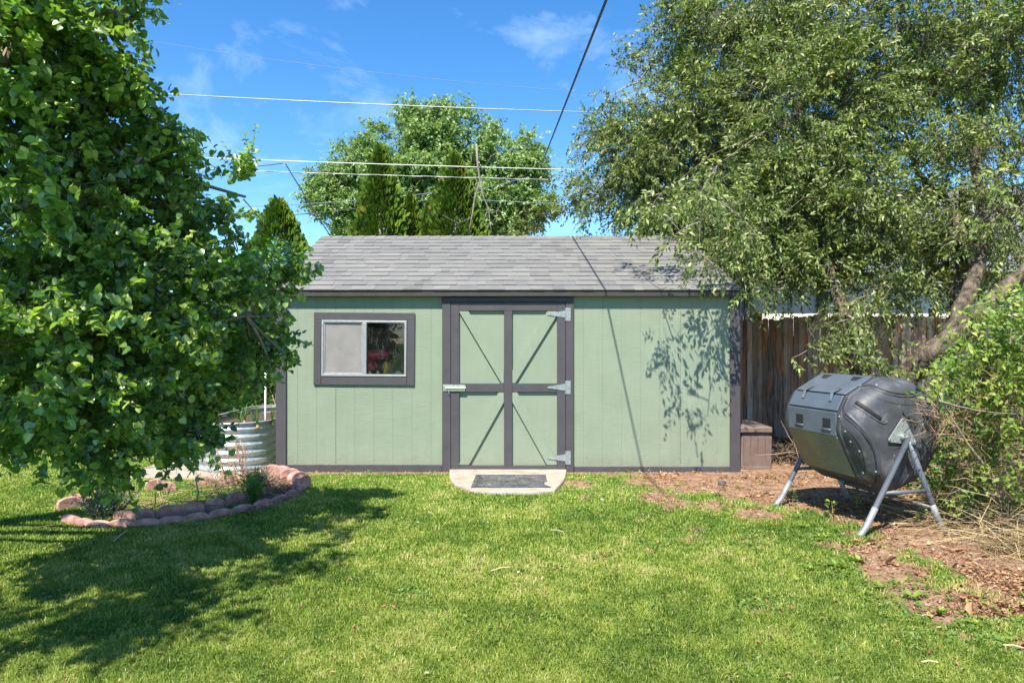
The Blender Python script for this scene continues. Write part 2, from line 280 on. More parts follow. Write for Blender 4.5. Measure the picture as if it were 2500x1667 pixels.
# weathered pickets: grey / black / rust streaks running up the board
def picketmat():
    m, t, p, o = mk('weathered_cedar'); a = N(t, 'ShaderNodeAttribute', attribute_name='var'); sp = N(t, 'ShaderNodeSeparateColor'); t.links.new(a.outputs['Color'], sp.inputs[0])
    n = noise(t, 8, (6, 6, 0.5), 7, 0.7); mm = N(t, 'ShaderNodeMix', data_type='FLOAT'); mm.inputs[0].default_value = 0.3
    t.links.new(n.outputs['Fac'], mm.inputs[2]); t.links.new(sp.outputs[0], mm.inputs[3])
    r = ramp(t, [(0.28, (0.035, 0.024, 0.016)), (0.38, (0.14, 0.1, 0.075)), (0.48, (0.27, 0.2, 0.155)), (0.58, (0.42, 0.34, 0.28)), (0.7, (0.55, 0.47, 0.4))]); t.links.new(mm.outputs[0], r.inputs[0])
    n2 = noise(t, 5, (5, 5, 0.45), 5, 0.6); r2 = ramp(t, [(0.52, (0, 0, 0)), (0.63, (1, 1, 1))]); t.links.new(n2.outputs['Fac'], r2.inputs[0])
    mx = N(t, 'ShaderNodeMix', data_type='RGBA'); t.links.new(r2.outputs[0], mx.inputs[0]); t.links.new(r.outputs[0], mx.inputs[6]); mx.inputs[7].default_value = (0.42, 0.17, 0.07, 1)
    t.links.new(mx.outputs[2], p.inputs['Base Color']); p.inputs['Roughness'].default_value = 0.9; bump(t, p, n.outputs['Fac'], 0.9, 0.015); return m
M['picket'] = picketmat()
# ground: grass thatch or dry earth, picked by the painted-on 'var' mask of the place itself
def groundmat():
    m, t, p, o = mk('lawn_and_earth'); a = N(t, 'ShaderNodeAttribute', attribute_name='var'); sp = N(t, 'ShaderNodeSeparateColor'); t.links.new(a.outputs['Color'], sp.inputs[0])
    n = noise(t, 26, (1, 1, 1), 8, 0.7); g = ramp(t, [(0.3, (0.03, 0.075, 0.012)), (0.5, (0.075, 0.15, 0.022)), (0.7, (0.16, 0.22, 0.05))]); t.links.new(n.outputs['Fac'], g.inputs[0])
    n2 = noise(t, 10, (1, 1, 1), 9, 0.75); e = ramp(t, [(0.3, (0.08, 0.045, 0.028)), (0.5, (0.24, 0.145, 0.092)), (0.7, (0.42, 0.29, 0.2))]); t.links.new(n2.outputs['Fac'], e.inputs[0])
    nn = noise(t, 22, (1, 1, 1), 6, 0.7); ad = N(t, 'ShaderNodeMath', operation='ADD'); t.links.new(sp.outputs[0], ad.inputs[0]); sb = N(t, 'ShaderNodeMath', operation='MULTIPLY_ADD'); t.links.new(nn.outputs['Fac'], sb.inputs[0]); sb.inputs[1].default_value = 0.9; sb.inputs[2].default_value = -0.45
    t.links.new(sb.outputs[0], ad.inputs[1]); st = ramp(t, [(0.42, (0, 0, 0)), (0.58, (1, 1, 1))]); t.links.new(ad.outputs[0], st.inputs[0])
    mx = N(t, 'ShaderNodeMix', data_type='RGBA'); t.links.new(st.outputs[0], mx.inputs[0]); t.links.new(g.outputs[0], mx.inputs[6]); t.links.new(e.outputs[0], mx.inputs[7])
    t.links.new(mx.outputs[2], p.inputs['Base Color']); p.inputs['Roughness'].default_value = 0.95; p.inputs['Specular IOR Level'].default_value = 0.1
    bump(t, p, n2.outputs['Fac'], 0.8, 0.03); return m
M['ground'] = groundmat()
# glass: reflective, dusty, streaked with dried drops
def glassmat(name, dust, streak):
    m, t, p, o = mk(name); t.nodes.remove(p)
    tr = N(t, 'ShaderNodeBsdfTransparent'); tr.inputs[0].default_value = (0.94, 0.96, 0.96, 1)
    gl = N(t, 'ShaderNodeBsdfGlossy'); gl.inputs['Roughness'].default_value = 0.02; fr = N(t, 'ShaderNodeFresnel'); fr.inputs[0].default_value = 1.5
    m1 = N(t, 'ShaderNodeMixShader'); t.links.new(fr.outputs[0], m1.inputs[0]); t.links.new(tr.outputs[0], m1.inputs[1]); t.links.new(gl.outputs[0], m1.inputs[2])
    df = N(t, 'ShaderNodeBsdfDiffuse'); df.inputs[0].default_value = (0.6, 0.62, 0.6, 1); m2 = N(t, 'ShaderNodeMixShader')
    n = noise(t, 75, (1, 1, 1), 3, 0.8); r = ramp(t, [(0.6, (dust, dust, dust)), (0.72, (streak, streak, streak))]); t.links.new(n.outputs['Fac'], r.inputs[0])
    n2 = noise(t, 14, (4, 4, 0.5), 5, 0.7); r2 = ramp(t, [(0.55, (0, 0, 0)), (0.8, (0.14, 0.14, 0.14))]); t.links.new(n2.outputs['Fac'], r2.inputs[0])
    ad = N(t, 'ShaderNodeMath', operation='ADD'); t.links.new(r.outputs[0], ad.inputs[0]); t.links.new(r2.outputs[0], ad.inputs[1])
    t.links.new(ad.outputs[0], m2.inputs[0]); t.links.new(m1.outputs[0], m2.inputs[1]); t.links.new(df.outputs[0], m2.inputs[2]); t.links.new(m2.outputs[0], o.inputs[0]); return m
M['glass'] = glassmat('dusty_glass', 0.006, 0.22)
def screenmat():
    m, t, p, o = mk('insect_screen'); p.inputs['Roughness'].default_value = 0.8
    n = noise(t, 7, (1, 1, 1), 5); r = ramp(t, [(0.25, (0.36, 0.34, 0.33)), (0.7, (0.5, 0.48, 0.47))]); t.links.new(n.outputs['Fac'], r.inputs[0]); t.links.new(r.outputs[0], p.inputs['Base Color'])
    tr = N(t, 'ShaderNodeBsdfTransparent'); mx = N(t, 'ShaderNodeMixShader'); mx.inputs[0].default_value = 0.34; t.links.new(tr.outputs[0], mx.inputs[1]); t.links.new(p.outputs[0], mx.inputs[2]); t.links.new(mx.outputs[0], o.inputs[0]); return m
M['screen'] = screenmat()
def jarmat():
    m, t, p, o = mk('clear_jar'); t.nodes.remove(p); tr = N(t, 'ShaderNodeBsdfTransparent'); gl = N(t, 'ShaderNodeBsdfGlossy'); gl.inputs['Roughness'].default_value = 0.05; mx = N(t, 'ShaderNodeMixShader'); mx.inputs[0].default_value = 0.15
    t.links.new(tr.outputs[0], mx.inputs[1]); t.links.new(gl.outputs[0], mx.inputs[2]); t.links.new(mx.outputs[0], o.inputs[0]); return m
M['jar'] = jarmat()

# ------------------------------------------------------------------ ground masks (in metres, on the ground)
dirt_edge = [gnd(*p) for p in [(1395, 1152), (1480, 1182), (1600, 1212), (1740, 1245), (1850, 1272), (1935, 1300), (1990, 1360), (2070, 1420), (2210, 1470), (2360, 1530), (2500, 1590), (2700, 1660)]]
DIRT = dirt_edge + [(6, 2.5), (9, 2.5), (9, 14), (0.62, 14)]
BEDP = [gnd(*p) for p in [(150, 1262), (300, 1277), (500, 1272), (620, 1253), (700, 1228), (742, 1200), (750, 1175), (715, 1157), (650, 1153), (560, 1165), (480, 1172), (390, 1190), (300, 1205), (200, 1225)]]
MULCH = [gnd(*p) for p in [(596, 1256), (700, 1226), (738, 1200), (745, 1178), (715, 1162), (640, 1160), (610, 1190)]]
PAD = [gnd(*p) for p in [(1093, 1158), (1098, 1172), (1112, 1188), (1150, 1202), (1190, 1206), (1250, 1208), (1320, 1207), (1352, 1202), (1375, 1182), (1383, 1170), (1386, 1158)]]
PAD[0] = (PAD[0][0], 7.4); PAD[-1] = (PAD[-1][0], 7.4)
SLABP = [(-3.95, 6.95), (-2.55, 6.85), (-2.55, 10.5), (-3.95, 10.5)]
def hgt(x, y):                               # gentle unevenness of the yard
    near = np.clip((np.hypot(x, y-6)-0)/30, 0, 1)
    return (fbm(x*0.9+40, y*0.9+9, 3)-0.5)*0.035*np.clip((7.0-y)/1.5, 0.1, 1) + near*0
def dirtmask(x, y):
    d = segdist(x, y, dirt_edge); ins = inpoly(x, y, DIRT); sgn = np.where(ins, d, -d)
    m = 0.5+(sgn-.12)*0.5+np.clip(sgn-.55, 0, 1)*1.6+(fbm(x*3.1, y*3.1, 5)-0.5)*1.9
    # small worn spots in the lawn
    for px, py, r in ((1475, 1362, .09), (1010, 1452, .12), (1355, 1390, .06), (1590, 1345, .07), (1270, 1405, .07), (1160, 1400, .05), (1345, 1520, .06), (1700, 1290, .12), (1560, 1270, .08)):
        gx, gy = gnd(px, py); m = np.maximum(m, 0.72*np.exp(-((x-gx)**2+((y-gy)*1.3)**2)/r**2))
    m = np.where(inpoly(x, y, MULCH), 1.0, m)
    m = np.maximum(m, np.where((y > 7.2) & (x > -2.4) & (x < 2.4), 0.65, 0))
    return np.clip(m, 0, 1)

def axis(lo, hi, d, far):
    a = np.arange(lo, hi, d); k = np.cumsum(d*1.35**np.arange(1, 26)); k = k[k < far]; k = np.append(k, far)
    return np.concatenate([(lo-k)[::-1], a, hi+k])
gx = axis(-6, 6, 0.06, 400); gy = axis(1.5, 11.5, 0.06, 400)
GX, GY = np.meshgrid(gx, gy); nx, ny = len(gx), len(gy)
inner = (abs(GX) < 6.5) & (GY > 1) & (GY < 12)
GZ = np.where(inner, hgt(GX, GY), 0)
dm = dirtmask(GX, GY); dm = np.where((GX < -8) | (GY > 12), np.minimum(dm, 0.3), dm)
idx = np.arange(nx*ny).reshape(ny, nx)
quads = np.stack([idx[:-1, :-1], idx[:-1, 1:], idx[1:, 1:], idx[1:, :-1]], -1).reshape(-1, 4)
var = np.ones((nx*ny, 4)); var[:, 0] = dm.ravel()
g = np_mesh('ground', np.stack([GX.ravel(), GY.ravel(), GZ.ravel()], 1), quads, M['ground'], var=var, smooth=True)
tag(g, kind='structure', label='back yard ground of worn lawn and dry earth')

# ------------------------------------------------------------------ leaf machinery
HEART_V = np.array([[0,.04,0],[-.34,-.02,.10],[-.5,.3,.16],[-.34,.68,.10],[0,1.0,-.1],[.34,.68,.06],[.5,.3,.14],[.34,-.02,.10],[0,.42,0]])
HEART_Q = np.array([[0,8,2,1],[8,4,3,2],[0,7,6,8],[8,6,5,4]])
NARR_V = np.array([[0,0,0],[-.2,.42,.07],[0,1,-.1],[.2,.42,.07]]); NARR_Q = np.array([[0,2,1],[0,3,2]])
OVAL_V = np.array([[0,0,0],[-.27,.4,.08],[0,1,-.05],[.27,.4,.08]]); OVAL_Q = NARR_Q
def unit(a): return a/np.maximum(np.linalg.norm(a, axis=-1, keepdims=True), 1e-9)
def place(P, A, Nn, S, tv, tq, r1):
    A = unit(A); Sd = unit(np.cross(A, Nn)); Nn = np.cross(Sd, A); S = S[:, None, None]
    V = P[:, None, :]+S*(tv[None, :, 0:1]*Sd[:, None, :]+tv[None, :, 1:2]*A[:, None, :]+tv[None, :, 2:3]*Nn[:, None, :])
    n, k = len(P), len(tv)
    Q = (np.arange(n)[:, None, None]*k+tq[None]).reshape(-1, tq.shape[1])
    var = np.ones((n, k, 4)); var[:, :, 0] = r1[:, None]
    return V.reshape(-1, 3), Q, var.reshape(-1, 4)
def tubes(P0, P1, r0, r1, bend=0.0, seg=2):  # many thin three-sided twigs at once
    n = len(P0); D = P1-P0; a = unit(np.cross(D, np.array([.2, .3, .93]))); b = unit(np.cross(D, a)); L = np.linalg.norm(D, axis=1, keepdims=True)
    off = (a*rng.normal(0, 1, (n, 1))+b*rng.normal(0, 1, (n, 1)))*L*bend; V = []
    for s_ in range(seg+1):
        t = s_/seg; c = P0+D*t+off*4*t*(1-t)*0.5; r = (r0*(1-t)+r1*t)[:, None]
        for j in range(3): th = 2.094*j; V.append(c+(a*math.cos(th)+b*math.sin(th))*r)
    V = np.stack(V, 1); k = 3*(seg+1); Q = []
    for s_ in range(seg):
        for j in range(3): Q.append([s_*3+j, s_*3+(j+1) % 3, (s_+1)*3+(j+1) % 3, (s_+1)*3+j])
    Q = (np.arange(n)[:, None, None]*k+np.array(Q)[None]).reshape(-1, 4)
    return V.reshape(-1, 3), Q
def rnd3(n): return unit(rng.normal(0, 1, (n, 3)))
def crown_twigs(ells, n, shell=0.55, clump=0.0, nclump=0):
    """twig roots and directions spread through ellipsoids (cx,cy,cz,rx,ry,rz[,weight]); optionally gathered in clumps so gaps open"""
    E = np.array([list(e[:6])+[e[6] if len(e) > 6 else 1] for e in ells]); w = (E[:, 3]*E[:, 4]*E[:, 5])**0.72*E[:, 6]; w /= w.sum()
    def samp(m):
        k = rng.choice(len(E), m, p=w); d = rnd3(m); r = (shell+(1-shell)*rng.random(m))**(1/1.5)*np.where(rng.random(m) < 0.25, rng.random(m), 1)
        return E[k, :3]+d*r[:, None]*E[k, 3:6], d, k
    if nclump:
        C, cd, ck = samp(nclump); j = rng.integers(0, nclump, n); P = C[j]+rng.normal(0, clump, (n, 3))*np.array([1, 1, 0.8]); d = unit(cd[j]+0.5*rnd3(n)); k = ck[j]
    else: P, d, k = samp(n)
    return P, d, k, E
def merge(parts):
    V = []; Q = []; o = 0; W = []
    for v, q, w in parts: V.append(v); Q.append(q+o); W.append(w); o += len(v)
    return np.concatenate(V), np.concatenate(Q), np.concatenate(W)
def make_tree(name, base, label, cat, group, ells, ntw, per, leafsize, tmpl, lmat, bmat, limbs, twlen=0.3, droop=0.25, up=0.6, clump=0, nclump=0, bright=0.0, reach=0.15, shell=0.55, lname='crown', stiff=0.4, tone=None, twr=0.0025, spread=1.0):
    root = thing(name, base, label, cat, group)
    P, d, k, E = crown_twigs(ells, ntw, shell, clump, nclump)
    keep = P[:, 2] > 0.05; P, d, k = P[keep], d[keep], k[keep]; n = len(P)
    T = unit(d*spread+0.55*rnd3(n)+np.array([0, 0, -droop])); L = twlen*rng.uniform(0.5, 1.3, n)
    t = np.linspace(0.08, 1.0, per)[None, :]+rng.uniform(-.04, .04, (n, per)); curve = np.array([0, 0, -1.0])*droop*0.5
    LP = P[:, None, :]+T[:, None, :]*(L[:, None]*t)[:, :, None]+curve*(L[:, None]*t**2)[:, :, None]
    side = unit(np.cross(T, rnd3(n)))[:, None, :]*np.where(np.arange(per) % 2, 1, -1)[None, :, None]
    A = T[:, None, :]*stiff+side*0.9+0.45*rnd3(n*per).reshape(n, per, 3)+np.array([0, 0, -droop])
    NN = np.array([-0.1, -0.25, up])+0.62*rnd3(n*per).reshape(n, per, 3)
    m = n*per; S = leafsize*rng.uniform(0.6, 1.2, m)
    base_t = np.repeat(rng.random(n)*0.5, per)+rng.random(m)*0.5+bright
    if tone is not None: base_t = base_t+tone(LP.reshape(-1, 3))
    V, Q, W = place(LP.reshape(-1, 3)+rng.normal(0, leafsize*0.12, (m, 3)), A.reshape(-1, 3), NN.reshape(-1, 3), S, tmpl[0], tmpl[1], np.clip(base_t, 0, 1))
    np_mesh(lname, V, Q, lmat, root, var=W)
    # wood: hand laid limbs, then branches from the limbs out to the twigs
    b = MB()
    for pts, rad in limbs:
        pp = []; rr = []
        for i in range(len(pts)-1):
            for q in range(4):
                tt = q/4; pp.append(V3(pts[i]).lerp(V3(pts[i+1]), tt)+V3(rng.normal(0, rad[i]*0.12, 3))); rr.append((rad[i]*(1-tt)+rad[i+1]*tt)*rng.uniform(.94, 1.08))
        pp.append(V3(pts[-1])); rr.append(rad[-1]); b.tube(pp, rr, 9)
    b.build('trunk', bmat, root, smooth=True)
    allp = np.array([list(V3(p)) for pts, _ in limbs for p in pts]); lv = []
    C = E[:, :3]; near = np.array([allp[np.argmin(((allp-c)**2).sum(1))] for c in C])
    v1, q1 = tubes(near, C, np.full(len(C), twr*7), np.full(len(C), twr*3.5), 0.08, 4)
    sel = rng.random(n) < reach; k2 = k[sel]; src = C[k2]*0.45+near[k2]*0.1+P[sel]*0.45+rng.normal(0, .05, (sel.sum(), 3))
    v2, q2 = tubes(src, P[sel], np.full(sel.sum(), twr*1.8), np.full(sel.sum(), twr*.9), 0.1, 3)
    v3, q3 = tubes(P, P+T*L[:, None]+curve*L[:, None], np.full(n, twr*.9), np.full(n, twr*.35), 0.03, 2)
    VV, QQ, _ = merge([(v1, q1, v1), (v2, q2, v2), (v3, q3, v3)])
    np_mesh('branches', VV, QQ, M['twig'], root)
    return root
def el(px, py, Y, rx, ry, rz, w=1): p = at(px, py, Y); return (p.x, p.y, p.z, rx, ry, rz, w)
HEART = (HEART_V, HEART_Q); NARR = (NARR_V, NARR_Q); OVAL = (OVAL_V, OVAL_Q)

# ================================================================== THE SHED
YW = 7.33; SC = F/YW
def wx(px): return (px-1250)/SC               # photo x on the wall plane -> metres
def wz(py): return CAMH-(py-833)/SC
XL, XR = wx(675), wx(1806); YB = YW+4.0
EAVE_Y, EAVE_Z, RIDGE_Y, RIDGE_Z = 7.25, 1.903, 9.32, 2.768
shed = thing('shed', (0, YW, 0), 'sage green wooden garden shed with charcoal trim and a grey shingled roof', 'shed')
WX0, WX1, WZ0, WZ1 = wx(786), wx(993), wz(918), wz(782)
DX0, DX1 = wx(1080), wx(1400)
def grooved(mb, x0, x1, z0, z1, y=YW, th=0.014):
    step = 0.2005; off = wx(727); xs = [x0]; k = math.floor((x0-off)/step)-1
    prof = [(x0, 0)]
    while True:
        k += 1; xg = off+k*step
        if xg <= x0+0.008: continue
        if xg >= x1-0.008: break
        prof += [(xg-0.0025, 0), (xg-0.001, 0.0025), (xg+0.001, 0.0025), (xg+0.0025, 0)]
    prof.append((x1, 0)); n = len(prof)
    vs = [(x, y+d, z0) for x, d in prof]+[(x, y+d, z1) for x, d in prof]
    mb.add(vs, [(i, i+1, i+1+n, i+n) for i in range(n-1)])
    mb.box(x0, x1, y+th, y+th+0.02, z0, z1)
mb = MB(); e = 0.004
grooved(mb, XL+0.02, WX0, 0.02, 1.86); grooved(mb, WX0, WX1, 0.02, WZ0); grooved(mb, WX0, WX1, WZ1, 1.86); grooved(mb, WX1, DX0+0.05, 0.02, 1.86)
mb.build('front_wall', M['green'], shed); mb = MB()
grooved(mb, DX1-0.05, XR-0.02, 0.02, 1.86)
mb.build('front_wall', M['green'], shed)
for jx, z0, z1 in ((wx(820), .09, wz(948)), (wx(1661), .09, 1.7)):
    mb = MB(); z = z0; n = 60; ed = [(jx+rng.normal(0, .0012), z0+(z1-z0)*i/n, rng.uniform(.0006, .0022)) for i in range(n+1)]
    mb.add([(x+s_*w, YW-.0006, z) for x, z, w in ed for s_ in (-1, 1)], [(2*i, 2*i+1, 2*i+3, 2*i+2) for i in range(n)]); mb.build('sheet_joint', M['joint'], shed)
mb = MB(); mb.box(XL+0.02, XL+0.05, YW+0.035, YB, 0.02, 1.86); mb.box(XR-0.05, XR-0.02, YW+0.035, YB, 0.02, 1.86); mb.box(XL+0.05, XR-0.05, YB-0.03, YB, 0.02, 1.86)
for x0, x1 in ((XL+0.02, XL+0.05), (XR-0.05, XR-0.02)):      # gable triangles
    mb.add([(x, y, z) for x in (x0, x1) for y, z in ((YW+0.035, 1.861), (YB, 1.861), (RIDGE_Y, RIDGE_Z-0.06))], [(0, 1, 2), (5, 4, 3), (0, 3, 4, 1), (1, 4, 5, 2), (2, 5, 3, 0)])
mb.build('side_wall', M['green'], shed)
mb = MB(); mb.box(XL+0.05, XR-0.05, YW+0.04, YB-0.04, 0.0, 0.03); mb.build('floor', M['dark'], shed); mb = MB()
for k in range(9): x = wx(912)-3*0.41+k*0.61; mb.box(x, x+0.04, YB-0.13, YB-0.04, 0.03, 1.85)
mb.build('wall_studs', M['wood'], shed)
# corner boards and skirting
for x0, x1, z0 in ((XL, wx(700), wz(1150)-0.0), (wx(1781), XR, wz(1157))):
    mb = MB(); mb.box(x0, x1, YW-0.022, YW-0.0015, z0, 1.835); mb.build('corner_board', M['trim'], shed, bevel=0.003)
for x0, x1, za, zb in ((wx(700)+.002, wx(1079), wz(1133.5), wz(1153)), (wx(1402), wx(1781)-.002, wz(1138), wz(1157))):
    mb = MB(); n = 24
    top = [(x0+(x1-x0)*i/n, za+rng.normal(0, 0.0008)) for i in range(n+1)]; bot = [(x1-(x1-x0)*i/n, zb+rng.normal(0, 0.002)) for i in range(n+1)]
    mb.prism(top+bot, YW-0.022, YW-0.0015); mb.build('skirting_board', M['trim'], shed)
mb = MB(); mb.box(XL+0.03, XR-0.03, YW+0.03, YW+0.06, -0.05, 0.025); mb.build('sill_beam', M['dark'], shed)
# eave: fascia, soffit and ridge boards
rx0, rx1 = (654-1250)*EAVE_Y/F, (1808-1250)*EAVE_Y/F
mb = MB(); mb.box(rx0+0.01, rx1-0.005, EAVE_Y, EAVE_Y+0.02, EAVE_Z-0.062, EAVE_Z-0.012)
mb.build('fascia', M['fascia'], shed, bevel=0.002); mb = MB(); mb.box(rx0+0.01, rx1-0.005, 2*RIDGE_Y-EAVE_Y-0.02, 2*RIDGE_Y-EAVE_Y, EAVE_Z-0.062, EAVE_Z-0.012); mb.build('fascia', M['fascia'], shed); mb = MB()
mb.box(rx0+0.01, rx1-0.005, EAVE_Y+0.02, YW-0.0015, EAVE_Z-0.058, EAVE_Z-0.05)
mb.build('soffit', M['fascia'], shed, bevel=0.002)
sl = (RIDGE_Z-EAVE_Z)/(RIDGE_Y-EAVE_Y); ang = math.atan(sl)
for x0, x1 in ((rx0, rx0+0.02), (rx1-0.02, rx1)):
    mb = MB()
    for s in (1, -1):
        y0 = EAVE_Y if s > 0 else 2*RIDGE_Y-EAVE_Y
        mb.add([(x, y, z) for x in (x0, x1) for y, z in ((y0, EAVE_Z-0.012), (RIDGE_Y, RIDGE_Z-0.012), (RIDGE_Y, RIDGE_Z-0.1), (y0, EAVE_Z-0.1))], [(0, 1, 2, 3), (7, 6, 5, 4), (0, 4, 5, 1), (3, 2, 6, 7), (0, 3, 7, 4), (1, 5, 6, 2)])
    mb.build('barge_board', M['fascia'], shed)
# shingles: 14 courses, random tab widths, some tabs laminated thicker and darker
mb = MB(); nc = 14; L = math.hypot(RIDGE_Y-EAVE_Y, RIDGE_Z-EAVE_Z); ex = L/nc
u = V3((0, math.cos(ang), math.sin(ang))); nrm = V3((0, -math.sin(ang), math.cos(ang))); e0 = V3((0, EAVE_Y-0.012, EAVE_Z-0.005))
mb.add([(rx0, EAVE_Y, EAVE_Z-0.013), (rx1, EAVE_Y, EAVE_Z-0.013), (rx1, RIDGE_Y, RIDGE_Z-0.013), (rx0, RIDGE_Y, RIDGE_Z-0.013)], [(0, 1, 2, 3)])
mb.add([(rx0, 2*RIDGE_Y-EAVE_Y, EAVE_Z-0.01), (rx1, 2*RIDGE_Y-EAVE_Y, EAVE_Z-0.01), (rx1, RIDGE_Y, RIDGE_Z-0.01), (rx0, RIDGE_Y, RIDGE_Z-0.01)], [(3, 2, 1, 0)])
def slab(x0, x1, a0, a1, h0, h1):
    def P(x, a, h): return V3((x, 0, 0))+e0+u*a+nrm*h
    vs = [P(x0, a0, h0+rng.normal(0, .0006)), P(x1, a0, h0+rng.normal(0, .0006)), P(x1, a1, h1), P(x0, a1, h1), P(x0, a0, 0.001), P(x1, a0, 0.001), P(x1, a1, 0), P(x0, a1, 0)]
    mb.add(vs, [(0, 1, 2, 3), (4, 5, 1, 0), (5, 6, 2, 1), (7, 4, 0, 3)])
for c in range(nc):
    x = rx0+rng.uniform(-0.008, 0.004); lam = rng.random() < 0.5; a0 = c*ex+rng.uniform(-.002, .002)
    while x < rx1:
        w = rng.choice([0.1, 0.14, 0.18, 0.22, 0.28])*rng.uniform(0.85, 1.15); x2 = min(x+w, rx1+rng.uniform(-.004, .006)); lam = not lam
        v = np.clip(rng.choice([0.3, 0.55, 0.75, 0.9], p=[.15, .3, .35, .2])+rng.normal(0, .08), 0, 1)*(1 if lam else 0.8); mb.cc = (v, 0, 0, 1)
        h = 0.0105 if lam else 0.006
        slab(x, x2-0.0008, a0+(0 if lam else rng.uniform(0, .003)), (c+1)*ex+0.012, h+0.004, 0.0035); x = x2
x = rx0-0.005                                 # ridge caps
while x < rx1:
    x2 = min(x+0.145*rng.uniform(.95, 1.05), rx1+0.005); v = rng.uniform(0.2, 0.95); mb.cc = (v, 0, 0, 1); h = 0.014
    a = V3((0, RIDGE_Y, RIDGE_Z+0.006)); dn = V3((0, -math.cos(ang), -math.sin(ang)))*0.12; dn2 = V3((0, math.cos(ang), -math.sin(ang)))*0.12; up = V3((0, 0, h))
    vs = []
    for xx, hh in ((x, 0.004), (x2+0.01, 0.013)): vs += [V3((xx, 0, hh))+a+dn, V3((xx, 0, hh))+a, V3((xx, 0, hh))+a+dn2, V3((xx, 0, 0))+a+dn, V3((xx, 0, 0))+a+dn2]
    mb.add(vs, [(0, 5, 6, 1), (1, 6, 7, 2), (3, 8, 5, 0), (0, 1, 2, 4, 3), (9, 7, 6, 5, 8)]); x = x2
mb.build('roof', M['shingle'], shed)

# window (slightly out of level, as built)
RW = Matrix.Rotation(math.radians(0.45), 3, 'Y'); piv = V3((wx(889), YW, wz(850)))
tx0, tx1, tz0, tz1 = wx(767), wx(1013), wz(939), wz(762.5)
mb = MB()
for b_ in ((tx0, tx1, WZ1+.002, tz1), (WX0-.004, WX1+.004, tz0, WZ0-.002), (tx0, WX0-.006, tz0, WZ1), (WX1+.006, tx1, tz0, WZ1)):
    mb.box(b_[0], b_[1], YW-0.02, YW-0.0015, b_[2], b_[3], RW, piv)
win = mb.build('window', M['trim'], shed, bevel=0.003)
mb = MB(); fw = 0.022
for b_ in ((WX0, WX1, WZ1-fw, WZ1), (WX0, WX1, WZ0, WZ0+fw), (WX0, WX0+fw, WZ0+fw+.001, WZ1-fw-.001), (WX1-fw, WX1, WZ0+fw+.001, WZ1-fw-.001), (wx(886), wx(895.5), WZ0+fw+.001, WZ1-fw-.001)):
    mb.box(b_[0], b_[1], YW-0.026, YW+0.03, b_[2], b_[3], RW, piv)
mb.build('window_frame', M['alu'], win, bevel=0.002)
mb = MB(); sx0, sx1, s_ = WX0+fw+.002, wx(886)-.002, 0.011
for b_ in ((sx0, sx1, WZ1-fw-s_-.002, WZ1-fw-.002), (sx0, sx1, WZ0+fw+.002, WZ0+fw+s_+.002), (sx0, sx0+s_, WZ0+fw+s_+.003, WZ1-fw-s_-.003), (sx1-s_, sx1, WZ0+fw+s_+.003, WZ1-fw-s_-.003)):
    mb.box(b_[0], b_[1], YW-0.018, YW-0.004, b_[2], b_[3], RW, piv)
mb.build('screen_frame', M['alu'], win, bevel=0.001)
mb = MB(); mb.box(sx0+s_, sx1-s_, YW-0.010, YW-0.009, WZ0+fw+s_, WZ1-fw-s_, RW, piv); mb.build('insect_screen', M['screen'], win)
mb = MB(); mb.box(wx(895.5), WX1-fw, YW+0.008, YW+0.011, WZ0+fw, WZ1-fw, RW, piv); mb.build('pane', M['glass'], win)
mb = MB(); mb.box(WX0+fw, wx(886), YW+0.018, YW+0.021, WZ0+fw, WZ1-fw, RW, piv); mb.build('pane', M['glass'], win)

# door frame and door
dl0, dl1, dt, db = wx(1101.5), wx(1380), wz(737), wz(1154.5)
mb = MB(); mb.box(DX0, dl0-.004, YW-0.030, YW+0.02, wz(1154), dt+.003); mb.box(dl1+.004, DX1, YW-0.030, YW+0.02, wz(1156), dt+.003); mb.box(DX0, DX1, YW-0.030, YW+0.02, dt+.004, 1.838)
mb.build('door_frame', M['trim'], shed, bevel=0.003)
mb = MB(); mb.box(dl0, dl1, YW+0.002, YW+0.03, db, dt); door = mb.build('door', M['gdoor'], shed)
sl1, sr0, cs0, cs1 = wx(1121.5), wx(1359.5), wx(1230.5), wx(1250.5)
YF = YW-0.026
def brd(nm, x0, x1, z0, z1, yf=YF): mb = MB(); mb.box(x0, x1, yf, YW+0.0005, z0, z1); return mb.build(nm, M['trim'], door, bevel=0.0025)
brd('stile', dl0, sl1-.001, db, dt); brd('stile', sr0+.001, dl1, db, dt); brd('stile', cs0, cs1, wz(1134), wz(759))
brd('rail', sl1, sr0, wz(758), dt-.001, YF+.001); brd('rail', sl1, sr0, db+.001, wz(1134.5), YF+.001)
brd('rail', sl1, cs0-.001, wz(955.5), wz(935), YF+.0015); brd('rail', cs1+.001, sr0, wz(955.5), wz(935), YF+.0015)
def brace(pts):
    mb = MB(); mb.prism([(wx(x), wz(y)) for x, y in pts], YW-0.024, YW+0.0005); mb.build('brace', M['gdoor'], door, bevel=0.0015)
brace([(1122, 759.5), (1144, 759.5), (1230, 903), (1230, 934), (1224, 934), (1122, 762)])
brace([(1359, 759.5), (1359, 770), (1258, 934), (1251, 934), (1251, 903), (1336, 759.5)])
brace([(1230, 957), (1230, 981), (1145, 1133), (1122, 1133), (1122, 1130), (1217, 957)])
brace([(1251, 957), (1263, 957), (1359, 1126), (1359, 1133), (1335, 1133), (1251, 981)])
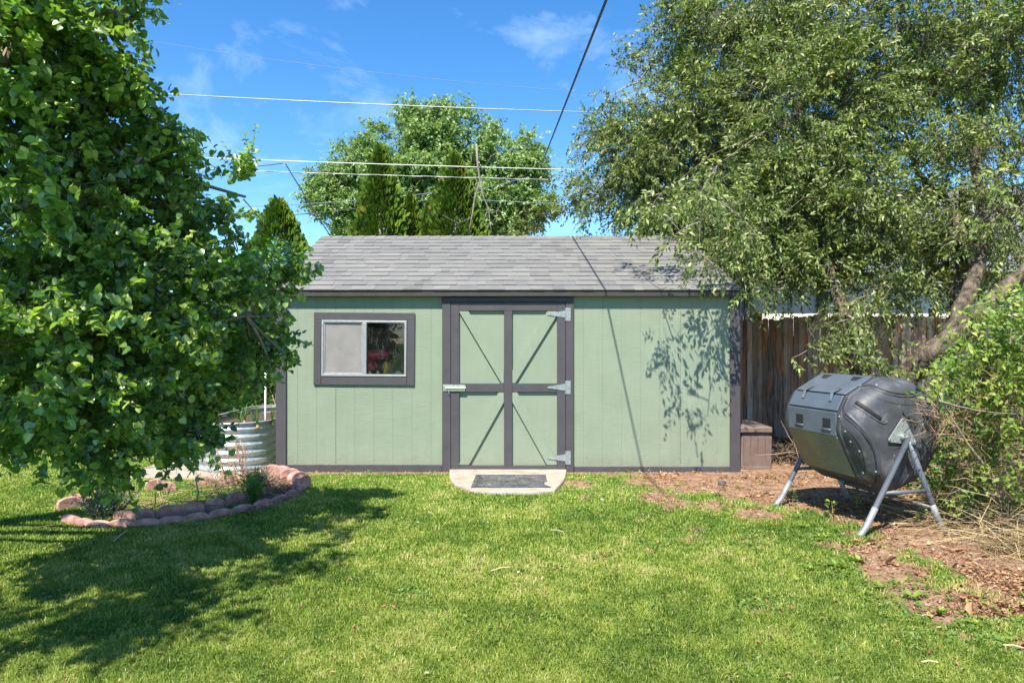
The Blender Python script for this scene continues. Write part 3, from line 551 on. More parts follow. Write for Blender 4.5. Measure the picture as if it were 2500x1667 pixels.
for (ya, yb, yc) in ((751, 783, 767), (928.5, 960.5, 944.5), (1099, 1131.5, 1116)):
    mb = MB(); mb.box(wx(1381), wx(1392.5), YW-0.035, YW-0.0305, wz(yb), wz(ya))
    mb.prism([(wx(1337), wz(yc+2)), (wx(1336), wz(yc)), (wx(1337), wz(yc-2)), (wx(1380), wz(yc-9)), (wx(1380), wz(yc+8))], YF-0.005, YF-0.0004)
    mb.tube([(wx(1380.5), YW-0.037, wz(yb)), (wx(1380.5), YW-0.037, wz(ya))], 0.005, 8)
    for x, y, yy in ((1344, yc, YF-.005), (1358, yc-2, YF-.005), (1370, yc+2, YF-.005), (1373, yc-4, YF-.005), (1386, ya+5, YW-.035), (1389, yc, YW-.035), (1386, yb-5, YW-.035)):
        mb.lathe([(0.0045, 0), (0.0035, 0.002), (0.001, 0.003)], (wx(x), yy, wz(y)), 8, Matrix.Rotation(math.radians(90), 3, 'X'))
    mb.build('hinge', M['metal'], door)
mb = MB(); mb.box(wx(1082), wx(1136), YF-0.0065, YF-0.0042, wz(954), wz(938)); mb.tube([(wx(1089), YF-0.017, wz(946)), (wx(1136), YF-0.017, wz(946))], 0.014, 14); mb.box(wx(1083), wx(1092), YF-0.016, YF-0.0065, wz(952), wz(940))
mb.tube([(wx(1096), YF-0.017, wz(951)), (wx(1096), YF-0.026, wz(957)), (wx(1099), YF-0.026, wz(958))], 0.004, 8); mb.build('latch', M['bright'], door, bevel=0.001)
# what stands behind the glass
mb = MB(); mb.box(WX0-0.3, WX1+0.2, YW+0.05, YW+0.42, WZ0-0.06, WZ0-0.03); sh = mb.build('window_shelf', M['wood'], shed)
SZ = WZ0-0.03
def cyl(name, px, r, z0, h, y, mat, lab, cat, prof=None, grp=None, parent=None):
    mb = MB(); x = (px-1250)*y/F; pr = prof or [(r*.9, 0), (r, h*.05), (r, h*.95), (r*.9, h)]; mb.lathe(pr, (x, y, z0), 18); o = mb.build(name, mat, parent, (x, y, z0), smooth=False)
    return tag(o, lab, cat, grp)
for px, lab in ((902, 'clear jar of lime green balls nearest the window mullion'), (922, 'clear jar of lime green balls beside the amber bottle')):
    y = YW+0.1; x = (px-1250)*y/F; j = thing('glass_jar', (x, y, SZ), lab, 'jar', 'jars of balls on the window shelf')
    mb = MB(); mb.lathe([(0.03, 0), (0.033, 0.01), (0.033, 0.09), (0.03, 0.1)], (x, y, SZ), 18); mb.build('jar_glass', M['jar'], j, smooth=True)
    mb = MB()
    for dx, dz in ((-.008, .028), (.008, .06)):
        mb.lathe([(0.001, -.025), (.015, -.02), (.024, -.008), (.024, .008), (.015, .02), (.001, .025)], (x+dx*.4, y, SZ+dz), 14)
    mb.build('balls', M['lime'], j, smooth=True)
cyl('bottle', 942, .03, SZ, .19, YW+0.16, M['yellow'], 'amber plastic bottle standing behind the shed window', 'bottle', [(.028, 0), (.032, .01), (.03, .1), (.036, .13), (.028, .17), (.012, .19)])
y = YW+0.08; x = (972-1250)*y/F
mb = MB(); mb.lathe([(.001, -.02), (.038, -.02), (.042, -.014), (.042, .014), (.038, .02), (.001, .02)], (x, y, SZ+0.042), 22, Matrix.Rotation(math.radians(90), 3, 'X')); tag(mb.build('round_tin', M['pale'], None, (x, y, SZ), smooth=False), 'small pale round tin on its edge in the window corner', 'tin')
for (px0, px1, py, y, r, lab) in ((800, 948, 866, YW+0.11, .052, 'upper red plastic tube lying inside the shed window'), (805, 918, 893, YW+0.11, .052, 'lower red plastic tube lying inside the shed window')):
    a = at(px0, py+4, y); b = at(px1, py-2, y); mb = MB()
    pts = [a.lerp(b, t) for t in (0, .06, .2, .45, .7, .92, 1)]; mb.tube(pts, [r*.6, r, r*1.05, r, r*.97, r, r*.55], 16)
    tag(mb.build('red_tube', M['red'], None, a, smooth=True), lab, 'plastic tube', 'red tubes inside the window')

# doorstep and mat
n = 48; ring = []
P_ = PAD; cen = (sum(p[0] for p in P_)/len(P_), sum(p[1] for p in P_)/len(P_))
mb = MB(); pts = [(p[0]+rng.normal(0, .008), p[1]+rng.normal(0, .008)) for p in P_]
m_ = len(pts); mb.add([(x, y, 0.03) for x, y in pts]+[(x+(x-cen[0])*.02, y+(y-cen[1])*.02, -0.05) for x, y in pts], [tuple(range(m_)), tuple(range(2*m_-1, m_-1, -1))]+[(i, i+m_, (i+1) % m_+m_, (i+1) % m_) for i in range(m_)])
tag(mb.build('doorstep', M['concrete'], None, (cen[0], cen[1], 0), bevel=0.012), kind='structure', label='pale concrete slab at the shed door')
mc = [gnd(1156, 1160.5), gnd(1338, 1159.5), gnd(1340, 1190), gnd(1154, 1189.5)]
mz = 0.031; k = (CAMH-mz)/CAMH; mx0, mx1, my0, my1 = mc[3][0]*k, mc[2][0]*k, mc[3][1]*k, mc[1][1]*k
mat_t = thing('door_mat', ((mx0+mx1)/2, (my0+my1)/2, mz), 'worn grey rubber door mat with brick pattern and torn right edge', 'door mat')
mb = MB(); tear = [(mx1, my1), (mx1-.002, my0+.45*(my1-my0)), (mx1-.05, my0+.42*(my1-my0)), (mx1-.03, my0+.3*(my1-my0)), (mx1-.055, my0+.25*(my1-my0)), (mx1+.02, my0)]
ol = [(mx0-.015, my0), (mx0, my1)]+tear; m_ = len(ol)
mb.add([(x, y, mz+.009) for x, y in ol]+[(x, y, mz) for x, y in ol], [tuple(range(m_-1, -1, -1)), tuple(range(m_, 2*m_))]+[(i, (i+1) % m_, (i+1) % m_+m_, i+m_) for i in range(m_)])
mb.build('mat_base', M['rubber'], mat_t)
mb = MB(); bw, bh = 0.088, 0.085; r0 = my0+.075; ri = 0
while r0+bh < my1-.05:
    x = mx0+.085+(bw/2 if ri % 2 else 0)
    while x+bw < mx1-.1: mb.box(x+.004, x+bw-.004, r0+.004, r0+bh-.004, mz+.009, mz+.0135); x += bw
    r0 += bh; ri += 1
for x in np.arange(mx0+.02, mx0+.07, .012): mb.box(x, x+.006, my0+.03, my1-.03, mz+.009, mz+.013)
for x in np.arange(mx1-.09, mx1-.07, .012): mb.box(x, x+.006, my0+.2, my1-.03, mz+.009, mz+.013)
mb.build('brick_relief', M['rubber'], mat_t, bevel=0.0015, seg=1)
mb = MB(); mb.cc = (.7, 0, 0, 1)
for _ in range(70):
    x = rng.uniform(mx0, mx1-.08); y = rng.uniform(my0, my1); a = rng.uniform(0, 3.14); l = rng.uniform(.01, .045); mb.tube([(x, y, mz+.0145), (x+l*math.cos(a), y+l*math.sin(a), mz+.016)], .0012, 3)
tag(mb.build('grass_clippings', M['straw'], None, (0, my0, mz)), 'dry grass clippings strewn over the door mat', 'clippings', kind='stuff')

# ================================================================== FENCES, GARAGE, FAR BUILDING
def fence(name, x0, x1, Y, z0, ztop, label, pw=0.072, posts=()):
    root = thing(name, ((x0+x1)/2, Y, 0), label, 'fence'); mb = MB(); x = x0
    while x < x1:
        w = pw*rng.uniform(0.85, 1.12); h = ztop(x)+rng.normal(0, 0.012); g_ = rng.uniform(-.004, .001); mb.cc = (rng.random(), 0, 0, 1); d = rng.uniform(0, .02)
        a, b = x, x+w-g_; lean = rng.normal(0, .006); c = w*0.24
        mb.prism([(a, z0), (b, z0), (b+lean, h-c), (b-c*.7+lean, h), (a+c*.7+lean, h), (a+lean, h-c)], Y-0.018-d, Y-d); x += w
    mb.build('pickets', M['picket'], root)
    for zz in (0.35, 1.35): mb = MB(); mb.cc = (.4, 0, 0, 1); mb.box(x0, x1, Y+0.002, Y+0.04, zz, zz+0.09); mb.build('rail', M['picket'], root)
    for px in posts: mb = MB(); mb.cc = (.3, 0, 0, 1); mb.box(px, px+0.1, Y+0.042, Y+0.14, -0.1, ztop(px)+0.12); mb.build('post', M['picket'], root, bevel=.006)
    return root
def ztr(x):
    px = 1250+x*F/9.9; return CAMH-((779 if px < 1815 else 784-(px-1815)*0.085 if px < 2010 else 772)-833)*9.9/F
fence('picket_fence', 2.62, 9.5, 9.9, -0.05, ztr, 'weathered dog ear picket fence with rust streaks right of the shed', posts=((1844-1250)*9.94/F, 6.0, 8.4))
fence('picket_fence', -10, -2.2, 13.2, -0.05, lambda x: 1.62+0.03*math.sin(x*2), 'dim grey picket fence behind the foliage left of the shed', 0.12, posts=(-8, -5.6, -3.2))

GY_ = 13.0; gx0, gx1 = 3.45, 12.0
gar = thing('garage', (7.5, GY_, 0), 'white sided garage with grey shingle roof behind the right fence', 'garage')
mb = MB(); z = -0.05; k = 0
while z < 2.7: mb.add([(gx0, GY_-.004, z), (gx1, GY_-.004, z), (gx1, GY_+.012, z+.2), (gx0, GY_+.012, z+.2), (gx0, GY_+.02, z), (gx1, GY_+.02, z)], [(0, 1, 2, 3), (4, 5, 1, 0)]); z += .2
mb.box(gx0, gx1, GY_+.02, GY_+6, -0.05, 2.75); mb.build('wall', M['siding_w'], gar)
for pa, pb in ((1815, 1833), (1994, 2018)):
    mb = MB(); mb.box((pa-1250)*GY_/F, (pb-1250)*GY_/F, GY_-.06, GY_-.006, -.05, 2.7); mb.build('downspout' if pa < 1900 else 'trim_board', M['postd'], gar, bevel=.01)
ov = .42; ez = 2.75; rz_, ry_ = 4.95, GY_+3.6
mb = MB(); mb.add([(x, y, z+t) for t in (0, .06) for x in (gx0-.25, gx1+.3) for y, z in ((GY_-ov, ez), (ry_, rz_), (2*ry_-GY_+ov, ez))], [(0, 1, 4, 3), (1, 2, 5, 4), (6, 9, 10, 7), (7, 10, 11, 8), (0, 3, 9, 6), (2, 8, 11, 5), (0, 6, 7, 1), (1, 7, 8, 2), (3, 4, 10, 9), (4, 5, 11, 10)])
mb.build('roof', M['roof2'], gar)
mb = MB(); mb.box(gx0-.25, gx1+.3, GY_-ov-.02, GY_-ov-.002, ez-.13, ez+.05); mb.build('gutter', M['alu'], gar, bevel=.01)
mb = MB(); mb.box(gx0-.2, gx1, GY_-ov, GY_-.07, ez-.1, ez-.07); mb.build('soffit', M['soffit'], gar)
mb = MB(); mb.add([(gx0, y, z) for y, z in ((GY_+.02, 2.75), (ry_, rz_-.02), (GY_+6, 3.1), (GY_+6, 2.75))], [(0, 1, 2, 3)]); mb.build('gable', M['siding_w'], gar)
hs_ = thing('far_house', (.9, 28, 0), 'orange tiled roof ridge barely showing above the shed roof', 'house')
mb = MB(); xa, xb = (1243-1250)*28/F, (1352-1250)*28/F; zt = CAMH+(833-572.5)*28/F
mb.box(xa+.2, xb+2, 28.6, 34, 0, zt-.9); mb.build('wall', M['tanwall'], hs_)
mb = MB(); mb.add([(x, y, z) for x in (xa, xb+2.5) for y, z in ((27.9, zt-1.1), (31, zt+.5), (34.5, zt-1.1))]+[(xb+2.5, 31, zt+.3)], [(0, 1, 4, 3), (1, 2, 5, 4), (0, 2, 1), (3, 4, 5), (0, 3, 5, 2)]); mb.v = [(v[0], v[1], min(v[2], zt+.0)) if v[1] == 31 else v for v in mb.v]; mb.build('roof', M['oroof'], hs_)
tag_slab = MB(); tag_slab.add([(x, y, z) for z in (.012, -.05) for x, y in SLABP], [(0, 1, 2, 3), (7, 6, 5, 4), (0, 4, 5, 1), (1, 5, 6, 2), (2, 6, 7, 3), (3, 7, 4, 0)])
tag(tag_slab.build('path', M['concrete'], None, (-3.2, 7, 0)), kind='structure', label='pale paved strip under the raised bed')

# ================================================================== OVERHEAD WIRES
def wire(p, q, Y, rad, mat, label, sag=0.0, twist=0, Y2=None, ext=(0.35, 0.35), grp='utility wires crossing the sky', wob=0.0):
    Y2 = Y if Y2 is None else Y2; a = at(*p, Y); b = at(*q, Y2); d = b-a; A = a-d*ext[0]; B = b+d*ext[1]; n = 60
    pts = [A.lerp(B, i/n)+V3((0, 0, -4*sag*(i/n)*(1-i/n)+(rng.normal(0, wob) if wob else 0))) for i in range(n+1)]; mb = MB()
    if twist:
        pts = [A.lerp(B, i/600)+V3((0, 0, -4*sag*(i/600)*(1-i/600))) for i in range(601)]
        for ph in (0, 2.09, 4.19)[:twist]: mb.tube([p_+V3((0, math.cos(i*.16+ph), math.sin(i*.16+ph)))*rad*.55 for i, p_ in enumerate(pts)], rad*.6, 5, False)
    else: mb.tube(pts, rad, 6)
    return tag(mb.build('utility_wire', mat, None, A, smooth=True), label, 'wire', grp)
wire((210, 208), (1500, 266), 11.5, .0075, M['alu'], 'topmost of the three thick silver wires crossing the sky', .10)
wire((300, 372), (1440, 410), 13.4, .0072, M['wirew'], 'bright silver wire passing in front of the evergreen tips', .06)
wire((300, 400), (1445, 436), 13.6, .009, M['alu'], 'twisted silver wire just below the bright one over the evergreens', .06, 2)
wire((322, 70), (1445, 200), 22, .007, M['wireg'], 'thin faint wire highest in the sky', .5, ext=(0.3, .35))
wire((600, 495), (1060, 470), 16, .008, M['wireg'], 'thin wire sloping up behind the left evergreen', .1, ext=(.4, 0))
wire((620, 520), (970, 495), 15.8, .009, M['wireb'], 'thin dark wire nearest the shed roof left of the evergreens', .1, ext=(.4, 0))
wire((1150, 487), (1480, 497), 16.5, .007, M['wireg'], 'thin wire right of the evergreens low over the shed', .03, ext=(0, .4))
wire((1020, 492), (1290, 432), 15, .005, M['wireg'], 'hair thin wire slanting in front of the poplar', .03, ext=(0, 0))
wire((697, 400), (806, 573), 13.4, .011, M['wireb'], 'black drop line running down to the left end of the ridge', .02, ext=(0, .3), grp='black service drops')
wire((594, 405), (690, 398.5), 13.4, .008, M['wireb'], 'short black tie wire beside the drop clamp', .02, ext=(.3, 0), grp='black service drops')
# service drop towards the house behind the camera; its shadow crosses roof and wall
mb = MB(); a = at(1322, 402, 11.698); b = at(1480, 0, 4.417); d = b-a; pts = [a+d*t+V3((0, 0, -.12*4*.25*0)) for t in np.linspace(0, 1.35, 50)]
mb.tube(pts, [.0095 if p.y > 4.1 else .0035 for p in pts], 8); tag(mb.build('utility_wire', M['wireb'], None, a, smooth=True), 'black service cable slanting steeply up from the silver wires to the top edge', 'wire', 'black service drops')  # thinned beyond the view to keep its shadow off the lawn

# ================================================================== COMPOST TUMBLER
from mathutils.bvhtree import BVHTree
AX = V3((.23, -.973, 0)).normalized(); PX = V3((.973, .23, 0)).normalized(); AP = V3((2.82, 4.96, .684)); UZ = V3((0, 0, 1))
def cp(u, s, z): return AP-AX*s+PX*u+UZ*z
ct = thing('compost_tumbler', (2.74, 5.35, 0), 'grey plastic compost tumbler on a tubular metal stand beside the bush', 'compost tumbler')
PROF = [(-.05, .42), (-.30, .285), (-.362, .165), (-.378, .02), (-.2, -.33), (-.04, -.43), (.05, -.43), (.28, -.33), (.42, -.12), (.44, .12), (.38, .27), (.2, .405)]
def ringpts(sc, s, k=3):
    out = []; n = len(PROF)
    for i in range(n):
        p0 = V3((*PROF[i-1], 0)); p1 = V3((*PROF[i], 0)); p2 = V3((*PROF[(i+1) % n], 0)); r = .035
        a = p1+(p0-p1).normalized()*min(r, (p0-p1).length*.4); b = p1+(p2-p1).normalized()*min(r, (p2-p1).length*.4)
        for t in (0, .5, 1): q = a*(1-t)**2+p1*2*t*(1-t)+b*t*t; out.append(cp(q.x*sc, s, q.y*sc))
    return out
def loft(mb, rings):
    n = len(rings[0]); v = [p for r in rings for p in r]; f = [(i*n+j, i*n+(j+1) % n, (i+1)*n+(j+1) % n, (i+1)*n+j) for i in range(len(rings)-1) for j in range(n)]
    mb.add(v, f+[tuple(range(n-1, -1, -1)), tuple(range((len(rings)-1)*n, len(rings)*n))])
mb = MB(); loft(mb, [ringpts(sc, s) for sc, s in ((.3, 1.0), (.62, .99), (.86, .96), (.965, .90), (1, .85), (1, .27), (1.012, .262), (1.012, .235), (.985, .228), (.972, .19), (.93, .145), (.86, .11), (.74, .088), (.5, .075), (.2, .07))])
body = mb.build('drum', M['plastic'], ct, smooth=True)
md = body.modifiers.new('sharp', 'EDGE_SPLIT'); md.split_angle = math.radians(40)
bv = BVHTree.FromPolygons([V3(v) for v in mb.v], mb.f)
def hit(px, py, lift=0.0):
    d = (at(px, py, 1.0)-V3((0, 0, CAMH))).normalized(); loc, nor, i, dist = bv.ray_cast(V3((0, 0, CAMH)), d)
    if loc is None: return None
    if nor.dot(d) > 0: nor = -nor
    return loc+nor*lift, nor
def zz(x, y): return (1880+x*.287, 880+y*.287)
def curve_on(pts, rad, mat, name, lift, k=8, dens=5):
    P3 = []
    for (x0, y0), (x1, y1) in zip(pts[:-1], pts[1:]):
        for q in range(dens):
            t = q/dens; h = hit(*zz(x0+(x1-x0)*t, y0+(y1-y0)*t), lift)
            if h: P3.append(h[0])
    for _ in range(2): P3 = [P3[0]]+[(P3[i-1]+P3[i]*2+P3[i+1])/4 for i in range(1, len(P3)-1)]+[P3[-1]]
    mb = MB(); mb.tube(P3, rad, k); return mb.build(name, mat, ct, smooth=True)
# lid slabs, proud of the drum, and the ribbed belly panel
def panel(name, a, b, s0, s1, h, mat, ins=0.0, bev=.012):
    pa = V3((a[0], 0, a[1])); pb = V3((b[0], 0, b[1])); t = (pb-pa).normalized(); nn = V3((t.z, 0, -t.x))
    if nn.dot(pa+pb) < 0: nn = -nn
    pa = pa+t*ins; pb = pb-t*ins; c = [pa, pb, pb+nn*h, pa+nn*h]; mb = MB()
    mb.add([cp(q.x, s, q.z) for s in (s0, s1) for q in c], [(0, 1, 2, 3), (7, 6, 5, 4), (0, 4, 5, 1), (1, 5, 6, 2), (2, 6, 7, 3), (3, 7, 4, 0)])
    return mb.build(name, mat, ct, bevel=bev, seg=3), pa, pb, nn
l1, *_ = panel('upper_lid', PROF[0], PROF[1], .275, .845, .012, M['lid'], .004)
l2, *_ = panel('lower_lid', PROF[1], PROF[2], .275, .845, .012, M['lid'], .004)
l3, a3, b3, n3 = panel('hand_panel', PROF[2], (-.36, -.02), .275, .845, .014, M['lid'], .003)
l4, a4, b4, n4 = panel('ribbed_panel', (-.362, -.015), (-.205, -.325), .275, .845, .002, M['belly'], .003, .002)
mb = MB(); nr = 21
for i in range(nr):
    q = a4.lerp(b4, (i+.5)/nr)+n4*.001; s0 = .275+.0*i
    mb.tube([cp(q.x, s0, q.z), cp(q.x, .845, q.z)], .0068, 8)
mb.build('ribs', M['belly'], l4, smooth=True)
# hand holds, flat dark faces for the shade in them, and latches
for s in (.38, .70):
    mb = MB(); q0 = a3.lerp(b3, .3)+n3*.0145; q1 = a3.lerp(b3, .72)+n3*.0145
    mb.add([cp(q.x, s+ds, q.z) for q in (q0, q1) for ds in (-.045, .045)]+[cp(q.x-n3.x*-.004, s+ds, q.z-.0) for q in (q0, q1) for ds in (-.045, .045)], [(0, 1, 3, 2)]); mb.build('hand_hold_shade', M['groove'], l3)
    mb = MB(); q = q1+n3*.003; mb.tube([cp(q.x, s-.05, q.z-.006), cp(q.x, s+.05, q.z-.006)], .007, 8); mb.build('lip', M['lid'], l3, smooth=True)
    pv = V3((PROF[1][0], 0, PROF[1][1])); pu = V3((PROF[0][0], 0, PROF[0][1])); pd_ = V3((PROF[2][0], 0, PROF[2][1])); up_ = (pu-pv).normalized(); dn_ = (pd_-pv).normalized(); no = V3((-.75, 0, .66)).normalized()
    mb = MB()
    for (q0, q1, w) in ((pv+up_*.07+V3((-.45, 0, .9))*.017, pv+V3((0, 0, 0))+no*.03, .018), (pv+no*.03, pv+dn_*.062+V3((-.9, 0, .4))*.018, .015)):
        mb.add([cp(q.x+o.x, s+ds, q.z+o.z) for o in (V3((0, 0, 0)), no*.004) for q in (q0, q1) for ds in (-w, w)], [(0, 1, 3, 2), (4, 6, 7, 5), (0, 2, 6, 4), (1, 5, 7, 3), (0, 4, 5, 1), (2, 3, 7, 6)])
    q = pv+no*.036; mb.tube([cp(q.x, s-.022, q.z), cp(q.x, s+.022, q.z)], .006, 8)
    lat = mb.build('latch', M['bright'], ct, bevel=.001)
for s in (.40, .74):
    q0 = V3((PROF[0][0], 0, PROF[0][1])); q1 = V3((PROF[1][0], 0, PROF[1][1])); t = (q1-q0).normalized(); nn = V3((t.z, 0, -t.x)); nn = nn if nn.z > 0 else -nn
    c0 = q0+t*.03+nn*.0125; c1 = q0+t*.09+nn*.0125; mb = MB(); mb.add([cp(c0.x, s-.06, c0.z), cp(c0.x, s+.05, c0.z), cp(c1.x, s+.02, c1.z), cp(c1.x, s-.04, c1.z)], [(0, 1, 2, 3)]); mb.build('hand_hold_shade', M['groove'], l1)
# end cap relief: plastic ribs, and dark tubes painting the shade of grooves and slots
curve_on([(775, 222), (830, 202), (900, 225), (1000, 262), (1100, 284), (1200, 284), (1290, 258), (1340, 275), (1375, 300)], .0085, M['groove'], 'groove_shade', -.004)
curve_on([(770, 236), (840, 222), (900, 244), (1000, 282), (1100, 302), (1200, 302), (1290, 276)], .009, M['plastic'], 'moulded_rib', -.003)
curve_on([(760, 250), (870, 302), (1000, 350), (1130, 378), (1270, 375), (1390, 338)], .0022, M['groove'], 'cap_seam', 0)
curve_on([(655, 318), (620, 400), (622, 470), (700, 530), (790, 620), (850, 710), (890, 800), (905, 900), (900, 1000), (895, 1060)], .006, M['groove'], 'groove_shade', -.002)
curve_on([(640, 440), (720, 510), (808, 600), (872, 700), (910, 800), (926, 900), (925, 1000)], .016, M['plastic'], 'moulded_rib', -.009)
curve_on([(600, 500), (605, 550), (680, 605), (745, 690), (790, 790), (806, 900), (800, 1010), (840, 1045), (900, 1065)], .0028, M['groove'], 'cap_seam', 0)
curve_on([(730, 352), (810, 405), (890, 459), (955, 502)], .021, M['groove'], 'slot_shade', -.0135, 14)
curve_on([(712, 372), (722, 385), (850, 470), (955, 533), (990, 528), (998, 505), (990, 485)], .005, M['plastic'], 'slot_lip', 0.001)
curve_on([(1085, 830), (1125, 812)], .02, M['groove'], 'slot_shade', -.015, 12)
curve_on([(1050, 760), (1080, 740), (1180, 745), (1225, 850), (1230, 960), (1110, 1090)], .004, M['groove'], 'cap_seam', -.001)
curve_on([(1060, 800), (1040, 900), (1010, 1010), (1090, 1040), (1110, 950)], .007, M['plastic'], 'moulded_rib', -.003)
curve_on([(1240, 870), (1160, 1000), (1100, 1080)], .007, M['plastic'], 'moulded_rib', -.003)
curve_on([(1330, 760), (1270, 860), (1180, 1010)], .006, M['plastic'], 'moulded_rib', -.003)
for x, y in ((590, 475), (640, 602), (685, 690), (760, 770), (792, 955), (850, 1055), (905, 205), (768, 212), (900, 945), (1355, 830)):
    h = hit(*zz(x, y))
    if h: mb = MB(); mb.lathe([(.0085, 0), (.0075, .003), (.003, .005)], h[0], 10, h[1].to_track_quat('Z', 'Y').to_matrix()); mb.build('rivet', M['metal'], ct, smooth=True)
# pivot plate: rounded triangle pressed on the cap
s_ = .062; tri = [(1130, 468), (988, 690), (1253, 716)]; tp = []
def onplane(px, py, s): r = at(px, py, 1)-V3((0, 0, CAMH)); o = AP-AX*s; t = (o-V3((0, 0, CAMH))).dot(AX)/r.dot(AX); return V3((0, 0, CAMH))+r*t
T3 = [onplane(*zz(*p), s_) for p in tri]
for i in range(3):
    p0, p1, p2 = T3[i-1], T3[i], T3[(i+1) % 3]; a = p1+(p0-p1).normalized()*.035; b = p1+(p2-p1).normalized()*.035
    for t in (0, .25, .5, .75, 1): tp.append(a*(1-t)**2+p1*2*t*(1-t)+b*t*t)
n = len(tp); mb = MB(); mb.add(tp+[p+AX*.007 for p in tp], [tuple(range(n)), tuple(range(2*n-1, n-1, -1))]+[(i, i+n, (i+1) % n+n, (i+1) % n) for i in range(n)])
pp_ = mb.build('pivot_plate', M['metal'], ct, bevel=.002)
mb = MB(); Rm = AX.to_track_quat('Z', 'Y').to_matrix()
for x, y in ((1132, 497), (1015, 672), (1235, 690)): mb.lathe([(.011, 0), (.01, .004), (.004, .006)], onplane(*zz(x, y), s_-.007), 10, Rm); mb.build('plate_screw', M['bright'], pp_); mb = MB()
mb.lathe([(.02, 0), (.02, .03), (.012, .034), (.012, .05), (.017, .05), (.017, .06)], AP-AX*(s_-.007), 12, Rm); mb.build('pivot_bolt', M['bright'], pp_, smooth=False)
# stand
fr = V3((*gnd(2092, 1311), -.01)); rr_ = V3((3.15, 5.04, -.01)); top = AP+AX*.0+UZ*-.01; off = -AX*.97
def leg(path, nm='leg', r=.0195): mb = MB(); mb.tube(path, r, 14); return mb.build(nm, M['legp'], ct, smooth=True)
def sleeve(path, lg): mb = MB(); mb.tube(path, .0215, 14); mb.build('galvanised_foot', M['legz'], lg, smooth=True)
for sft in (V3((0, 0, 0)), off):
    t_ = top+sft; f_ = fr+sft; r_ = rr_+sft; dirf = (t_-f_).normalized(); kn = f_+V3((.062, .012, .06)); q = kn.lerp(t_, .24)
    lg = leg([t_+UZ*.03+(t_-f_).normalized()*.0, t_, q, kn+(q-kn)*.3, kn]); sleeve([q, kn.lerp(q, .35), kn+(q-kn)*.1, f_.lerp(kn, .5), f_], lg)
    kr = r_+V3((-.06, -.012, .06)); q = kr.lerp(t_, .24); lg = leg([t_, q, kr]); sleeve([q, kr.lerp(q, .35), kr, r_.lerp(kr, .5), r_], lg)
    a = (kn.lerp(t_, .40)); b = (kr.lerp(t_, .40)); leg([a, b], 'crossbar', .014)
leg([rr_.lerp(top, .25), (rr_+off).lerp(top+off, .25)], 'crossbar', .014)
mb = MB(); mb.tube([top+off+AX*.1, top+off-AX*.02], .012, 8); mb.build('axle', M['metal'], ct)

# ================================================================== DECK BOX
dx0, dx1, dy0, dy1 = 2.45, 2.785, 7.47, 8.15
bx = thing('deck_box', (2.62, 7.8, 0), 'brown resin deck box standing beside the shed corner', 'storage box')
mb = MB(); mb.add([(x, y, z) for z, i in ((-.02, 0), (.385, .022)) for x, y in ((dx0+i, dy0+i), (dx1-i, dy0+i), (dx1-i, dy1-i), (dx0+i, dy1-i))], [(3, 2, 1, 0), (4, 5, 6, 7), (0, 1, 5, 4), (1, 2, 6, 5), (2, 3, 7, 6), (3, 0, 4, 7)]); bd = mb.build('box_body', M['box'], bx, bevel=.012)
mb = MB()
for k_ in range(4): x = dx0+.03+(k_)*.0775; mb.box(x+.004, x+.07, dy0+.004, dy0+.02, .035, .355, Matrix.Rotation(.054, 3, 'X'), (x, dy0, .0))
mb.box(dx0+.012, dx1-.012, dy0-.006, dy0+.01, .0, .03); mb.build('front_boards', M['box'], bd, bevel=.003)
mb = MB(); mb.box(dx0-.008, dx1+.008, dy0-.008, dy1+.008, .39, .455); lid_ = mb.build('lid', M['box'], bx, bevel=.014, seg=3)
mb = MB()
for k_ in range(8): y = dy0+.02+k_*.082; mb.box(dx0+.02, dx1-.02, y, y+.074, .4545, .459)
mb.build('lid_boards', M['box'], lid_, bevel=.002)

# ================================================================== RAISED BED
rb = thing('raised_bed', (-3.02, 8.1, 0), 'rounded corrugated metal raised bed of bulbs left of the shed', 'raised bed')
def stad(r, x, y0, y1, k=18):
    o = [(x+r*math.cos(math.pi+math.pi*i/k), y0+r*math.sin(math.pi+math.pi*i/k)) for i in range(k+1)]; return o+[(x+r*math.cos(math.pi*i/k), y1+r*math.sin(math.pi*i/k)) for i in range(k+1)]
rows = []; zt_ = .5; nzr = 60
for i in range(nzr+1): z = zt_*i/nzr; rows.append((z, .39+.011*math.sin(z/.5*2*math.pi*6)))
mb = MB(); R0 = [[(x, y, z+.01) for x, y in stad(r, -3.02, 7.62, 9.0)] for z, r in rows]; nn_ = len(R0[0])
mb.add([p for r in R0 for p in r], [(i*nn_+j, i*nn_+(j+1) % nn_, (i+1)*nn_+(j+1) % nn_, (i+1)*nn_+j) for i in range(nzr) for j in range(nn_)])
M['bedzinc'] = surf('pale_corrugated_steel', [(.35, (.36, .4, .4)), (.65, (.46, .5, .49))], 20, rough=.35, bmp=.05, metal=.45)
mb.build('corrugated_wall', M['bedzinc'], rb, smooth=True)
mb = MB(); mb.tube([(x, y, .513) for x, y in stad(.395, -3.02, 7.62, 9.0)]+[(-3.02-.395, 7.62, .513)], .011, 8); mb.build('rim', M['alu'], rb, smooth=True)
mb = MB(); mb.add([(x, y, .43+rng.normal(0, .008)) for x, y in stad(.385, -3.02, 7.62, 9.0)]+[(-3.02, 8.3, .45)], [(i, (i+1) % nn_, nn_) for i in range(nn_)]); mb.build('soil', M['soil'], rb)
for z in (.09, .17, .25, .335, .42): mb = MB(); mb.lathe([(.006, 0), (.004, .004)], (-3.02+.402*math.cos(-.25), 7.62+.402*math.sin(-.25), z), 8, Matrix.Rotation(math.radians(90), 3, 'X')); mb.build('bolt', M['dark'], rb)
